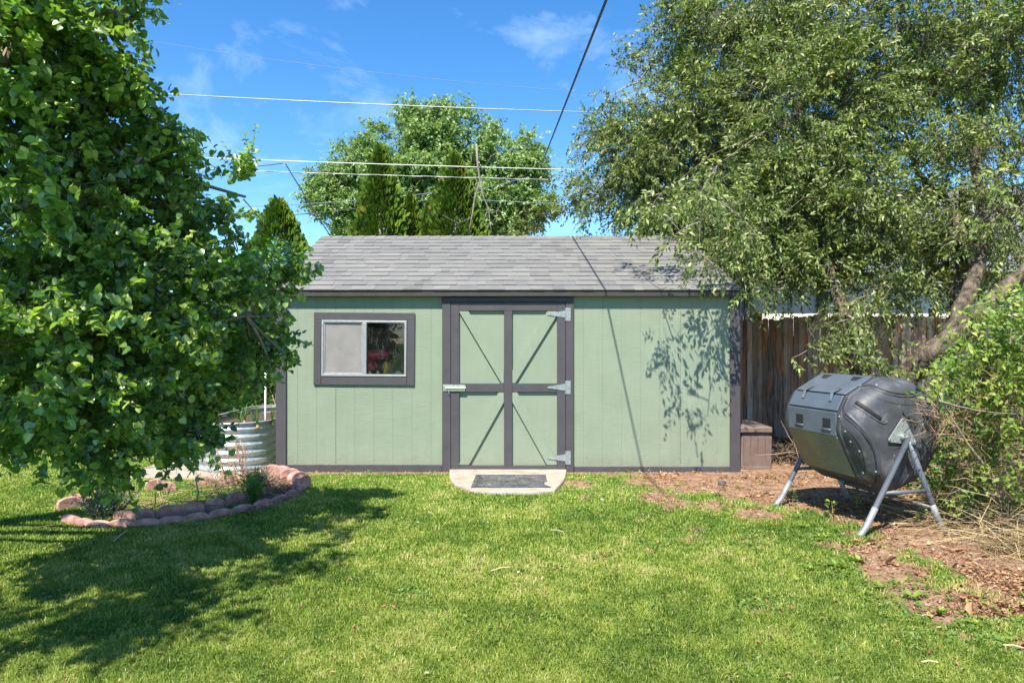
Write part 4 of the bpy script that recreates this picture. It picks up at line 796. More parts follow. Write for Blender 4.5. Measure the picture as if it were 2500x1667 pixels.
def leafblade_plant(name, pts, label, cat, group=None, h=.28, n=7, mat='leaf_g', bulb=True, wid=.008):
    for i, (x, y, z) in enumerate(pts):
        r = thing(name, (x, y, z), label[i] if isinstance(label, list) else label, cat, group); mb = MB()
        for k_ in range(n):
            a = rng.uniform(0, 6.28); l = h*rng.uniform(.6, 1.15); lean = rng.uniform(.1, .5); mb.cc = (rng.uniform(.3, 1), 0, 0, 1); q = [V3((x+math.cos(a)*lean*l*t**1.6*.7, y+math.sin(a)*lean*l*t**1.6*.7, z+l*t*(1-.15*lean*t*2))) for t in (0, .35, .7, 1)]
            sd_ = V3((-math.sin(a), math.cos(a), 0)); w = [wid, wid*.9, wid*.6, .0005]; mb.add([q[j]+sd_*w[j]*s for j in range(4) for s in (-1, 1)], [(0, 1, 3, 2), (2, 3, 5, 4), (4, 5, 7, 6)])
        mb.build('leaves', M[mat], r)
        if bulb: mb = MB(); mb.lathe([(.004, 0), (.02, .015), (.022, .03), (.01, .05), (.004, .06)], (x, y, z), 10); mb.build('bulb', M['straw'], r, smooth=True)
ons = [at(597, 1030, 7.75), at(585, 1040, 7.5), at(620, 1038, 7.6), at(629, 1050, 7.35), at(663, 1040, 7.6)]
leafblade_plant('onion_plant', [(p.x, p.y, .44) for p in ons], ['green onion plant leftmost but one in the metal bed', 'onion plant at the far left of the metal bed with wide blades', 'onion plant in the middle of the metal bed', 'onion plant at the front rim of the metal bed', 'onion plant in the metal bed against the shed corner'], 'plant', 'onions in the raised bed', .3)
pr = thing('water_pipe', (at(648, 1010, 8.2).x, 8.2, 0), 'white riser pipe with a short arm beside the raised bed', 'pipe')
x_ = at(648, 1010, 8.2).x; z_ = at(0, 883, 8.2).z; mb = MB(); mb.tube([(x_, 8.2, 0), (x_, 8.2, z_)], .011, 10); mb.build('riser', M['pvc'], pr, smooth=True)
mb = MB(); mb.tube([(x_, 8.2, z_), (x_-.03, 8.2, z_+.01), (x_+.14, 8.2, z_+.005)], .008, 8); mb.build('arm', M['pvc'], pr, smooth=True)

# ================================================================== FLOWER BED EDGING
def block(px, py, ang_, w=.175, h=.10, t=.042, z=-.028, label='', tilt=0):
    x, y = (px, py) if isinstance(px, float) else gnd(px, py)
    o = thing if False else None
    prof = [(-w/2, 0), (w/2, 0), (w/2, h*.62)]+[(w/2*math.cos(a), h*.62+h*.38*math.sin(a)) for a in np.linspace(.25, math.pi-.25, 9)]+[(-w/2, h*.62)]
    mb = MB(); R_ = Matrix.Translation((x, y, z)) @ Matrix.Rotation(ang_, 4, 'Z') @ Matrix.Rotation(tilt, 4, 'X'); mb.prism(prof, -t/2, t/2, R_)
    return tag(mb.build('edging_block', M['terra'], None, (x, y, 0), bevel=.003), label, 'edging block', 'scalloped terracotta blocks round the flower bed')
front = [(172, 1277), (205, 1284), (245, 1288), (296, 1288), (357, 1285), (418, 1279), (478, 1272), (539, 1262), (592, 1250), (644, 1238), (682, 1226), (712, 1212), (735, 1198)]
nl = ['bottom left end', 'second', 'third', 'fourth', 'fifth', 'sixth', 'seventh', 'eighth', 'ninth', 'tenth', 'eleventh', 'twelfth', 'thirteenth']
for i, (px, py) in enumerate(front):
    a = gnd(*front[max(i-1, 0)]); b = gnd(*front[min(i+1, len(front)-1)]); ang_ = math.atan2(b[1]-a[1], b[0]-a[0])
    block(px, py, ang_+rng.normal(0, .05), label='low scalloped red block, %s of the front row counted from the left' % nl[i], h=.085+rng.uniform(0, .012), w=.19, tilt=rng.normal(0, .09))
back = [(306, 1272, .1), (351, 1272, .105), (413, 1268, .125), (470, 1262, .13), (524, 1252, .125), (577, 1236, .135)]
for i, (px, py, h) in enumerate(back):
    a = gnd(*back[max(i-1, 0)][:2]); b = gnd(*back[min(i+1, 5)][:2])
    block(px, py-6, math.atan2(b[1]-a[1], b[0]-a[0])+rng.normal(0, .06), w=.18, h=h, tilt=rng.normal(0, .06), label='taller red block, %s of the upper row behind the front edging' % ('leftmost', 'second', 'third', 'fourth', 'fifth', 'rightmost')[i])
side = [(738, 1188, 1.25, 'nearest block of the right bend of the flower bed'), (726, 1178, 1.0, 'second block up the right bend of the flower bed'), (708, 1170, .35, 'third block up the right bend, beside the mulch'), (686, 1163, -.1, 'back row block behind the mulch, right one'), (662, 1160, -.15, 'back row block under the shed corner board')]
for px, py, a, l in side: block(px, py+3, a, w=.19, h=.15, t=.07, label='pink sunlit '+l)
for px, py, a, l in ((558, 1180, .1, 'red block behind the dry stems of the flower bed'), (612, 1172, .05, 'red block behind the grey lavender tuft'), (500, 1186, .3, 'red block under the foliage edge at the back of the bed'), (405, 1200, .5, 'tilted pink block at the back left of the flower bed'), (380, 1193, .6, 'pink block farthest back left of the flower bed'), (168, 1240, .9, 'tan block standing alone left of the bed'), (186, 1235, .4, 'shaded rusty block beside the lone tan block'), (196, 1231, -.3, 'rusty block leaning behind the lone tan block')):
    block(px, py, a, w=.17, h=.12, label=l)
mb_v = []; mb_q = []
n = 1500; mpoly = np.array(MULCH); xs = rng.uniform(mpoly[:, 0].min(), mpoly[:, 0].max(), n*3); ys = rng.uniform(mpoly[:, 1].min(), mpoly[:, 1].max(), n*3); ok = inpoly(xs, ys, MULCH); xs = xs[ok][:n]; ys = ys[ok][:n]; n = len(xs)
P0 = np.stack([xs, ys, .012+.03*rng.random(n)], 1); dr = unit(np.stack([rng.normal(0, 1, n), rng.normal(0, 1, n), rng.normal(0, .25, n)], 1)); v, q = tubes(P0, P0+dr*rng.uniform(.02, .08, n)[:, None], np.full(n, .003), np.full(n, .002), .05, 1); w = np.ones((len(v), 4)); w[:, 0] = np.repeat(rng.random(n), 6)
tag(np_mesh('mulch', v, q, M['mulch'], None, (xs.mean(), ys.mean(), 0), var=w), 'shredded bark mulch in the right end of the flower bed', 'mulch', kind='stuff')

# ================================================================== TREES
def atl(*p): return tuple(at(*p))
left_limbs = [([(-4.4, 4.3, -.1), (-4.3, 4.3, 1.3), (-4.1, 4.0, 2.6), (-3.4, 3.2, 3.6)], [.16, .13, .1, .05]),
  ([(-4.3, 4.3, 1.1), atl(0, 905, 4.2), atl(210, 902, 4.2), atl(330, 855, 4.3), atl(470, 800, 4.6), atl(600, 770, 4.8)], [.06, .042, .034, .026, .018, .008]),
  ([(-4.2, 4.1, 1.8), atl(-40, 680, 4.0), atl(60, 720, 4.0), atl(150, 745, 4.0)], [.04, .018, .012, .006]),
  ([(-4.15, 4.05, 2.2), atl(0, 520, 3.9), atl(200, 480, 4.1), atl(330, 400, 4.2)], [.05, .025, .018, .008]),
  ([(-4.0, 3.9, 2.7), atl(0, 170, 3.8), atl(60, 60, 3.9), atl(230, 30, 4.0)], [.05, .03, .02, .01]),
  ([(-4.3, 4.3, .9), atl(40, 950, 4.0), atl(150, 1010, 4.0), atl(330, 1040, 4.1)], [.04, .018, .014, .006]),
  ([(-3.6, 3.4, 3.4), (-2.7, 2.7, 3.6), (-1.9, 2.9, 3.6)], [.05, .03, .01])]
left_ells = [el(80, 60, 4.0, .42, .6, .42), el(30, 250, 3.9, .42, .6, .5), el(255, 330, 4.2, .24, .4, .26), el(270, 225, 4.2, .11, .2, .09, 1.3), el(110, 500, 4.0, .52, .7, .5), el(290, 480, 4.3, .2, .4, .26),
  el(260, 740, 4.2, .55, .8, .5), el(470, 730, 4.8, .32, .5, .34), el(555, 610, 4.8, .09, .2, .2, .7), el(600, 480, 4.8, .04, .05, .2, 6), el(560, 520, 4.8, .08, .06, .12, 3), el(690, 690, 5.1, .07, .08, .08, 2.2), el(640, 640, 5.1, .07, .08, .08, 2), el(690, 860, 5.1, .06, .08, .09, 3), el(665, 770, 5.1, .05, .08, .07, 3), el(100, 850, 3.9, .55, .7, .4),
  el(350, 900, 4.4, .42, .6, .28), el(515, 870, 5.0, .25, .4, .25), el(480, 970, 4.8, .2, .3, .19), el(610, 830, 5.1, .18, .3, .17), el(640, 710, 5.1, .13, .2, .12), el(660, 900, 5.1, .05, .1, .12, 2), el(110, 985, 3.8, .42, .5, .15), el(30, 1090, 3.6, .1, .12, .08), el(300, 1075, 4.1, .28, .4, .09), el(440, 1080, 4.4, .22, .35, .09), el(500, 1090, 4.6, .08, .12, .04, 1.5), el(150, 1090, 3.8, .16, .2, .08), el(235, 20, 4.0, .12, .2, .08, .7), el(235, 130, 4.0, .05, .1, .06, 3), el(310, 20, 4.0, .04, .06, .04, 4), el(365, 290, 4.3, .06, .1, .1, 3), el(410, 320, 4.3, .04, .06, .05, 4), el(395, 430, 4.4, .07, .1, .1, 3), el(425, 520, 4.5, .07, .1, .08, 3), el(340, 200, 4.2, .05, .08, .06, 3),
  (-1.85, 3.05, 3.65, .3, .4, .22, .5), (-2.4, 2.3, 3.5, .55, .5, .25, .65), (-3.0, 1.6, 3.2, .65, .45, .25, .9), (-2.35, 1.5, 3.1, .3, .3, .15, .7), (-3.3, 2.4, 3.6, .6, .5, .25, .12), (-2.6, 3.2, 3.6, .45, .45, .2, .2), (-2.1, 3.7, 3.5, .35, .35, .2, .45)]
make_tree('broadleaf_tree', (-4.4, 4.3, 0), 'large tree with heart shaped leaves reaching in from the left edge', 'tree', None, left_ells, 5600, 11, .046, HEART, M['leaf_l'], M['bark_l'], left_limbs, twlen=.21, droop=.2, up=.7, clump=.055, nclump=720, reach=.14, shell=.55, bright=.1, twr=.003)
right_limbs = [([atl(2150, 1010, 7.4), atl(2185, 960, 7.4), atl(2225, 900, 7.3), atl(2290, 850, 7.1), atl(2365, 800, 7.0), atl(2430, 730, 7.0), atl(2520, 640, 7.1), atl(2560, 400, 7.4)], [.15, .135, .125, .115, .1, .08, .06, .04]),
  ([atl(2300, 850, 7.1), atl(2345, 760, 7.2), atl(2385, 660, 7.4), atl(2400, 560, 7.7), atl(2380, 400, 8.2), atl(2400, 180, 8.6)], [.1, .085, .075, .06, .05, .03]),
  ([atl(2130, 1010, 7.5), atl(2110, 930, 7.6), atl(2075, 850, 7.7), atl(2055, 760, 7.8), atl(2020, 640, 8.0), atl(1985, 480, 8.4), atl(1960, 300, 8.8), atl(1900, 60, 9.2)], [.11, .1, .085, .07, .06, .05, .045, .03]),
  ([atl(2020, 640, 8.0), atl(1880, 520, 8.6), atl(1760, 400, 9.2), atl(1640, 350, 9.6), atl(1500, 420, 9.9)], [.06, .045, .032, .02, .008]),
  ([atl(1985, 480, 8.4), atl(1850, 330, 9.0), atl(1740, 280, 9.4), atl(1560, 200, 9.8)], [.05, .035, .025, .008]),
  ([atl(2385, 660, 7.4), atl(2320, 500, 7.9), atl(2240, 420, 8.2), atl(2200, 300, 8.6)], [.07, .05, .035, .015]),
  ([atl(2340, 1000, 7.3), atl(2335, 800, 7.6), atl(2350, 620, 7.9), atl(2350, 450, 8.2)], [.09, .08, .07, .04])]
right_ells = [el(1545, 390, 9.8, .55, .7, .75, 1.1), el(1490, 235, 9.8, .25, .3, .14, 1), el(1470, 320, 9.8, .22, .3, .3), el(1440, 480, 9.6, .16, .3, .22, .7), el(1700, 340, 9.7, .95, .9, .95), el(1670, 80, 9.9, .35, .5, .35), el(1800, 60, 9.7, .9, 1.0, .8), el(1580, 530, 9.8, .35, .5, .3, 1), el(1690, 540, 9.6, .5, .6, .35), el(1560, 150, 9.9, .2, .3, .15, .5),
  el(1970, 300, 9.0, 1.1, 1.2, 1.1), el(1850, 530, 8.7, .75, .7, .55, 1.3), el(2080, 520, 8.4, .85, .9, .62, 1.1), el(2290, 330, 8.6, 1.0, 1.0, 1.1, .32), el(2460, 500, 7.8, .9, .8, 1.0, .5), el(2200, 60, 9.0, 1.4, 1.2, .9, .8), el(2450, 150, 8.4, .8, .9, .9, .8),
  el(1990, 640, 8.2, .5, .4, .24, 1), el(2120, 720, 7.7, .4, .3, .28, .9), el(2240, 680, 8.1, .45, .3, .36, .4), el(2060, 800, 7.5, .2, .15, .18, .9), el(2360, 620, 8.2, .4, .3, .3, .7), el(1800, 630, 8.2, .42, .3, .2, 1), el(1900, 690, 8.0, .15, .15, .08, 1), el(2470, 640, 7.8, .35, .3, .3, .6), el(2120, 885, 7.1, .13, .12, .06, 1.6), el(1985, 850, 7.1, .1, .1, .06, 1.6), el(2090, 780, 7.4, .2, .15, .12, .8), el(2330, 540, 8.0, .5, .4, .35, .6), el(1950, 460, 8.4, .6, .6, .5, .8)]
make_tree('broadleaf_tree', (*gnd(2150, 1140)[:1], 7.4, 0), 'big airy tree with small narrow leaves and leaning furrowed trunks on the right', 'tree', None, right_ells, 19000, 12, .066, NARR, M['leaf_r'], M['bark_r'], right_limbs, twlen=.28, droop=.27, up=.5, clump=.125, nclump=1350, reach=.2, shell=.45, stiff=.8)
# branches of the same kind hanging out over the lawn side of the shed roof
front_limbs = [([(4.3, 8.3, 3.3), (3.2, 7.5, 3.5), (2.5, 6.9, 3.45), (1.9, 6.65, 3.15), (1.4, 6.5, 2.75)], [.002, .002, .002, .002, .0015]), ([(2.5, 6.9, 3.45), (1.9, 6.45, 3.0), (1.7, 6.3, 2.45)], [.003, .003, .002]), ([(4.2, 8.2, 3.1), (3.1, 7.4, 2.9), (2.5, 7.1, 2.45), (2.0, 6.95, 2.15), (1.85, 6.9, 2.1)], [.002, .002, .002, .002, .0015])]
front_ells = [(1.35, 6.55, 2.7, .14, .12, .14), (1.5, 6.4, 2.35, .1, .1, .13), (1.75, 6.45, 2.75, .14, .12, .16), (1.7, 6.35, 2.2, .1, .1, .14, 1), (1.95, 6.6, 2.95, .2, .15, .14), (2.15, 6.6, 2.55, .12, .12, .3, .9), (2.0, 6.95, 2.12, .2, .12, .08), (2.2, 7.0, 2.3, .22, .16, .14), (2.45, 7.1, 2.5, .22, .2, .2), (1.6, 7.35, 2.75, .3, .2, .06, 1.5), (1.95, 7.5, 2.85, .3, .25, .08, 1.5), (2.1, 7.9, 3.05, .3, .25, .1), (1.3, 7.6, 2.85, .2, .15, .05), (2.35, 7.2, 2.45, .2, .2, .15), (2.3, 6.9, 1.85, .12, .08, .08)]
make_tree('overhanging_branch', (2.95, 6.9, 3.4), 'leafy twigs hanging in front of the right end of the shed roof', 'branch', None, front_ells, 300, 9, .07, NARR, M['leaf_r'], M['bark_l'], front_limbs, twr=.0009, twlen=.22, droop=.6, up=.4, reach=.5, shell=.4, stiff=.8)

def pr_(px, py, r, Y=30, w=1): p = at(px, py, Y); k_ = Y/F*.82; return (p.x, p.y, p.z, r*k_, r*k_*1.1, r*k_, w)
pop = [pr_(*q) for q in ((1050, 320, 62), (1010, 300, 40), (1110, 300, 45), (1060, 400, 90), (925, 350, 42), (880, 400, 62), (850, 440, 40), (960, 440, 80), (1190, 360, 55), (1180, 300, 22), (1270, 370, 48), (1290, 430, 50), (1220, 450, 75), (1140, 480, 90), (1300, 510, 50), (1335, 490, 32), (1240, 540, 60), (900, 520, 75), (820, 490, 50), (780, 480, 26), (790, 440, 28), (840, 540, 40), (860, 565, 30), (1160, 560, 60), (1020, 520, 90), (1300, 395, 30), (990, 270, 16), (1030, 268, 14), (1100, 270, 16))]
bp = at(1080, 577, 30)
make_tree('poplar_tree', (bp.x, 30, 0), 'wide pale green poplar rising far behind the middle of the shed roof', 'tree', None, pop, 15000, 8, .17, OVAL, M['leaf_c'], M['bark_l'], [([(bp.x, 30, 0), (bp.x, 30, 5), (bp.x+.2, 30, 8), (bp.x, 30, 10.5)], [.35, .3, .2, .08]), ([(bp.x, 30, 4.5), (bp.x-3, 30, 7), (bp.x-4, 30, 8.2)], [.2, .12, .05]), ([(bp.x, 30, 4.5), (bp.x+2.5, 30, 6.5), (bp.x+3.6, 30, 8)], [.2, .12, .05])], twlen=.38, droop=.1, up=.5, clump=.24, nclump=800, reach=.08, twr=.006, shell=.6)

def conifer(px, pyt, Y, half, label, n=9000, zb=0.0, group='columnar evergreens behind the shed'):
    top = at(px, pyt, Y); H_ = top.z; root = thing('arborvitae', (top.x, Y, 0), label, 'evergreen', group)
    t = rng.random(n)**.85; th = rng.uniform(0, 6.28, n); sp = rng.integers(0, 60, n)
    lump = .55+.75*fbm(th*1.9+px, t*H_*2.6, 4)+.25*(fbm(th*6+px, t*H_*7, 2)-.5); R_ = half*np.clip((1-t)*2.1, 0, 1)**.75*lump*(.72+.28*rng.random(n)); z = t*H_
    P = np.stack([top.x+R_*np.cos(th), Y+R_*np.sin(th), z+rng.normal(0, .04, n)], 1); out = np.stack([np.cos(th), np.sin(th), np.full(n, 1.3)], 1)
    A = out+.45*rnd3(n); NN = np.stack([np.cos(th+1.2), np.sin(th+1.2), rng.normal(0, .3, n)], 1)+.4*rnd3(n)
    tone = np.clip(rng.random(n)*.6+.3*(fbm(th*3+5, z*5, 3)), 0, 1); tone = np.where(rng.random(n) < .015, 1, tone*.92)
    V, Q, W = place(P, A, NN, rng.uniform(.05, .13, n)*Y/13, FAN[0], FAN[1], tone); np_mesh('foliage', V, Q, M['leaf_t'], root, var=W)
    mb = MB(); mb.tube([(top.x, Y, -.05), (top.x, Y, H_*.5), (top.x, Y, H_*.93)], [.08, .05, .015], 8); mb.build('trunk', M['bark_l'], root, smooth=True); return root
FAN = (np.array([[0, 0, 0], [-.32, .5, .04], [-.12, 1, -.03], [.12, 1.05, .03], [.3, .55, -.04]]), np.array([[0, 2, 1], [0, 3, 2], [0, 4, 3]]))
conifer(928, 370, 14, .75, 'tallest left pointed evergreen behind the shed ridge', 15000)
conifer(1003, 490, 14.3, .42, 'small pointed evergreen between the two tall ones', 7000)
conifer(1112, 390, 14, .85, 'broad blunt evergreen in front of the poplar behind the ridge', 16000)
conifer(1048, 505, 13.9, .4, 'short evergreen shoulder left of the broad blunt one', 5000)
conifer(680, 500, 11.5, .85, 'pointed evergreen standing left of the shed roof', 13000, group='evergreens left of the shed')
conifer(735, 590, 11.9, .3, 'lower evergreen tip at the left roof slope', 4000, group='evergreens left of the shed')
conifer(440, 470, 12.2, .8, 'bright evergreen showing through the left tree near its right edge', 12000, group='evergreens left of the shed')
conifer(150, 430, 12.2, .9, 'bright evergreen far left behind the left tree', 12000, group='evergreens left of the shed')
mb = MB(); Yd = 13.2; D = lambda x, y: at(x, y, Yd)
db_ = thing('dead_branch', tuple(D(1165, 577)), 'bare pale forked branch standing before the poplar', 'branch')
mb.tube([D(1163, 352), D(1166, 400), D(1172, 440), D(1160, 480), D(1152, 530), D(1143, 580)], [.022, .02, .02, .015, .013, .01], 8); mb.tube([D(1172, 440), D(1178, 475), D(1193, 510), D(1196, 545), D(1203, 580)], [.014, .012, .01, .009, .008], 7)
for q in (((1193, 505), (1180, 540), (1165, 560)), ((1190, 520), (1215, 515), (1225, 490)), ((1152, 530), (1120, 545), (1080, 525)), ((1165, 500), (1145, 470), (1150, 440)), ((1196, 540), (1190, 560), (1180, 580)), ((1160, 400), (1150, 370), (1163, 352)), ((1175, 420), (1200, 380), (1215, 372)), ((1200, 545), (1212, 530), (1214, 505))): mb.tube([D(*p) for p in q], [.006, .005, .003], 5)
mb.build('limb', M['twig'], db_, smooth=True)

def bush(name, base, label, cat, ells, n, per, size, tmpl, mat, tw=.22, droop=.1, group=None, stems=None, up=.6, **k):
    b = V3(base); st = stems or [([tuple(b), tuple(b+V3((.05, 0, .4)))], [.02, .01])]; return make_tree(name, base, label, cat, group, ells, n, per, size, tmpl, mat, M['bark_l'], st, twr=.0013, twlen=tw, droop=droop, up=up, lname='foliage', **k)
bush('shrub', (-3.5, 10.2, 0), 'bright green shrub filling the gap between left tree and shed', 'shrub', [(-3.45, 10.3, 1.9, .7, .5, .9), (-3.1, 10.4, 1.2, .5, .5, .8), (-3.9, 10.6, 1.2, .7, .5, .9)], 900, 9, .09, OVAL, M['leaf_g'], group='shrubs behind the left tree')
bush('shrub', (-5.6, 11, 0), 'tall shrub half hidden behind the middle of the left tree', 'shrub', [(-5.6, 11, 1.6, 1.0, .6, 1.4), (-6.8, 11.2, 1.4, 1, .6, 1.3)], 1000, 9, .1, OVAL, M['leaf_g'], group='shrubs behind the left tree')
bush('shrub', (-8.4, 11.4, 0), 'tall shrub behind the far left of the left tree', 'shrub', [(-8.4, 11.4, 1.8, 1.3, .6, 1.7), (-9.6, 11, 1.5, 1, .6, 1.3)], 1000, 9, .1, OVAL, M['leaf_g'], group='shrubs behind the left tree')
p_ = gnd(330, 1060)
bush('flowering_plant', (p_[0], p_[1], 0), 'low blue green plant with pink flower heads on the far lawn', 'plant', [(p_[0], p_[1], .22, .9, .35, .22)], 300, 9, .05, OVAL, M['lav'])
# right hand vine bush: pale leaves above a tangle of dead stems
vb = (3.75, 4.9, 0)
def bel(px, py, Y, r, rz=None, w=1): p = at(px, py, Y); return (p.x, p.y, p.z, r, r, rz or r, w)
bush('vine_bush', vb, 'sunlit yellow green vine bush with tangled stems at the right edge', 'bush', [bel(2440, 860, 4.9, .28, .24), bel(2370, 920, 4.9, .2, .15), bel(2470, 790, 4.9, .22, .2), bel(2300, 935, 4.85, .09, .05, 1.5), bel(2480, 960, 4.9, .3, .26), bel(2390, 1000, 5.1, .26, .22, .5), bel(2440, 1100, 5.0, .33, .25, .45), bel(2370, 1110, 5.3, .25, .2, .8), bel(2560, 900, 4.8, .4, .5), bel(2430, 1190, 5.0, .3, .14, .8), bel(2350, 1010, 5.0, .14, .14, .8), bel(2330, 1160, 5.3, .2, .12, .7), bel(2480, 1010, 4.4, .1, .07, 1.4)], 950, 8, .052, OVAL, M['leaf_v'], tw=.17, droop=.1, up=.7,
  stems=[([vb, tuple(at(2440, 1060, 4.9)), tuple(at(2390, 960, 4.9))], [.008, .006, .004]), ([tuple(at(2470, 1220, 4.8)), tuple(at(2360, 1080, 4.75)), tuple(at(2300, 980, 4.7))], [.009, .008, .004]), ([tuple(at(2560, 1180, 4.7)), tuple(at(2480, 1010, 4.8)), tuple(at(2460, 930, 4.9))], [.008, .006, .004])], bright=.08)
bush('leafy_shrub', (3.6, 6.6, 0), 'dark green shrub in the shade behind the compost tumbler', 'shrub', [bel(2330, 1080, 6.3, .35, .35), bel(2440, 1000, 6.4, .5, .5), bel(2260, 1150, 6.2, .2, .12)], 420, 9, .05, OVAL, M['leaf_g'])
def tangle(name, cents, n, lab, mat, L=(.1, .35), rad=.002, kind=None, cat='stems', flat=1.0, org=None, curl=.25):
    V = []; mb = MB()
    for i in range(n):
        c = cents[rng.integers(0, len(cents))]; p = V3((c[0]+rng.normal(0, c[3]), c[1]+rng.normal(0, c[3]), max(.01, c[2]+rng.normal(0, c[4])))); d = V3(tuple(rnd3(1)[0])); d.z *= flat; l = rng.uniform(*L); pts = [p]; mb.cc = (rng.random(), 0, 0, 1)
        for q in range(4): d = (d+V3(tuple(rnd3(1)[0]))*curl).normalized(); d.z *= .9; nxt = pts[-1]+d*l/4; nxt.z = max(nxt.z, .004); pts.append(nxt)
        mb.tube(pts, [rad, rad, rad*.8, rad*.6, rad*.3], 3, False)
    return tag(mb.build(name, M[mat], None, org or (cents[0][0], cents[0][1], 0)), lab, cat, None, kind)
c_ = lambda px, py, Y, s, sz: (*at(px, py, Y)[:], s, sz)
tangle('dead_vines', [c_(2300, 1010, 4.8, .06, .05), c_(2340, 1050, 4.85, .09, .07), c_(2400, 1020, 4.9, .1, .08), c_(2460, 960, 4.85, .07, .1), c_(2360, 1130, 4.9, .06, .08), c_(2440, 940, 4.8, .04, .08), c_(2480, 1080, 4.9, .1, .1)], 430, 'mass of curled brown dead vines hanging in the right bush', 'dtwig', (.08, .3), .0022, 'stuff', 'dead vines', curl=.6)
hay = [(*gnd(2420, 1240), .1, .2, .07), (*gnd(2480, 1230), .2, .2, .12), (*gnd(2500, 1300), .12, .2, .08), (*gnd(2350, 1240), .06, .16, .04), (*gnd(2560, 1350), .12, .2, .08), (*gnd(2460, 1330), .04, .15, .03), (*gnd(2330, 1290), .03, .2, .01), (*gnd(2540, 1250), .35, .2, .15)]
tangle('dry_grass_heap', hay, 2100, 'heap of dry straw and dead grass at the foot of the right bush', 'straw', (.15, .5), .0019, 'stuff', 'dry grass', .35, curl=.16)
tag(tangle('fallen_stem', [(*gnd(2330, 1215), .12, .01, .01)], 1, 'long pale dry stem arching down through the dead vines', 'straw', (.9, 1.0), .006), cat='stem')
# weeds
def rosette(px, py, r, label, n=9, mat='leaf_v', h=.05, grp='broad leaved weeds in the lawn', size=None):
    x, y = gnd(px, py); a = rng.uniform(0, 6.28, n); P = np.tile([[x, y, .012]], (n, 1))+rng.normal(0, .01, (n, 3))*[1, 1, .1]; A = np.stack([np.cos(a), np.sin(a), rng.uniform(.15, .9, n)*h/.05], 1); NN = np.stack([-np.cos(a)*.4, -np.sin(a)*.4, np.ones(n)], 1)
    V, Q, W = place(P, A, NN, rng.uniform(.6, 1.1, n)*(size or r), OVAL[0]*[.9, 1, 1], OVAL[1], rng.uniform(.2, .9, n)); tag(np_mesh('weed', V, Q, M[mat], None, (x, y, 0), var=W), label, 'weed', grp)
wl = [(2090, 1372, .08, 'broad leaved weed nearest the tumbler front foot'), (1975, 1395, .07, 'weed at the lawn edge left of the bare earth'), (2040, 1385, .09, 'large weed clump on the lawn side of the bare patch'), (1950, 1425, .07, 'weed low on the lawn edge below the clump'), (2230, 1465, .07, 'weed in the middle of the lower bare strip'), (2300, 1500, .07, 'dark weed in the brown strip lower right'), (2150, 1440, .07, 'weed just above the brown strip lower middle'), (2375, 1530, .06, 'weed near the right edge in brown grass'), (2450, 1575, .06, 'lowest weed at the right edge'), (2010, 1315, .06, 'weed beside the tumbler between its front feet'), (1965, 1290, .06, 'weed just right of the left tumbler foot'), (1240, 1460, .05, 'small weed in the middle of the lawn'), (880, 1530, .05, 'small weed in the lawn left of centre'), (720, 1570, .05, 'weed near the bottom left of the lawn'), (1100, 1600, .06, 'weed at the bottom middle of the lawn'), (1800, 1190, .05, 'weed on the litter right of the shed corner'), (1770, 1165, .04, 'tiny weed at the shed corner board foot')]
for px, py, r, l in wl: rosette(px, py, r*.85, l, 13)
def upright(px, py, h, label, n=26, mat='leaf_v', ls=.035, cat='weed', grp='upright weeds by the tumbler'):
    x, y = gnd(px, py); root = thing('tall_weed', (x, y, 0), label, cat, grp); t = rng.random(n); a = rng.uniform(0, 6.28, n); P = np.stack([x+.02*np.cos(a)*1, y+.02*np.sin(a), .02+t*h], 1); A = np.stack([np.cos(a), np.sin(a), rng.uniform(-.2, .8, n)], 1)
    V, Q, W = place(P, A, np.tile([[0, -.2, 1.]], (n, 1))+.3*rnd3(n), ls*rng.uniform(.6, 1.2, n), OVAL[0], OVAL[1], rng.uniform(.3, 1, n)); np_mesh('leaves', V, Q, M[mat], root, var=W); mb = MB(); mb.cc = (.5, 0, 0, 1); mb.tube([(x, y, 0), (x+.01, y, h*.5), (x, y, h)], [.003, .003, .001], 5); mb.build('stem', M['straw'], root)
upright(2318, 1262, .42, 'tall pale thistle at the edge of the right bush', 60, 'leaf_v', .06)
upright(2150, 1250, .14, 'weed stalk in the shade under the tumbler', 30); upright(2090, 1240, .12, 'leafy weed under the left half of the tumbler', 34); upright(2030, 1265, .13, 'weed between left foot and tumbler shade', 30); upright(1935, 1225, .12, 'weed growing behind the left tumbler foot', 34); upright(2200, 1215, .16, 'dark weed beneath the right end of the drum', 30); upright(2250, 1280, .12, 'sprig right of the front foot in the litter', 26)
# dry hanging roots behind the tumbler
tangle('dry_tendrils', [(*at(1942, 1080, 6.3), .015, .06)], 16, 'thin reddish tendrils hanging left of the tumbler', 'dtwig', (.2, .35), .0025, None, 'tendrils', 3.0, curl=.2)

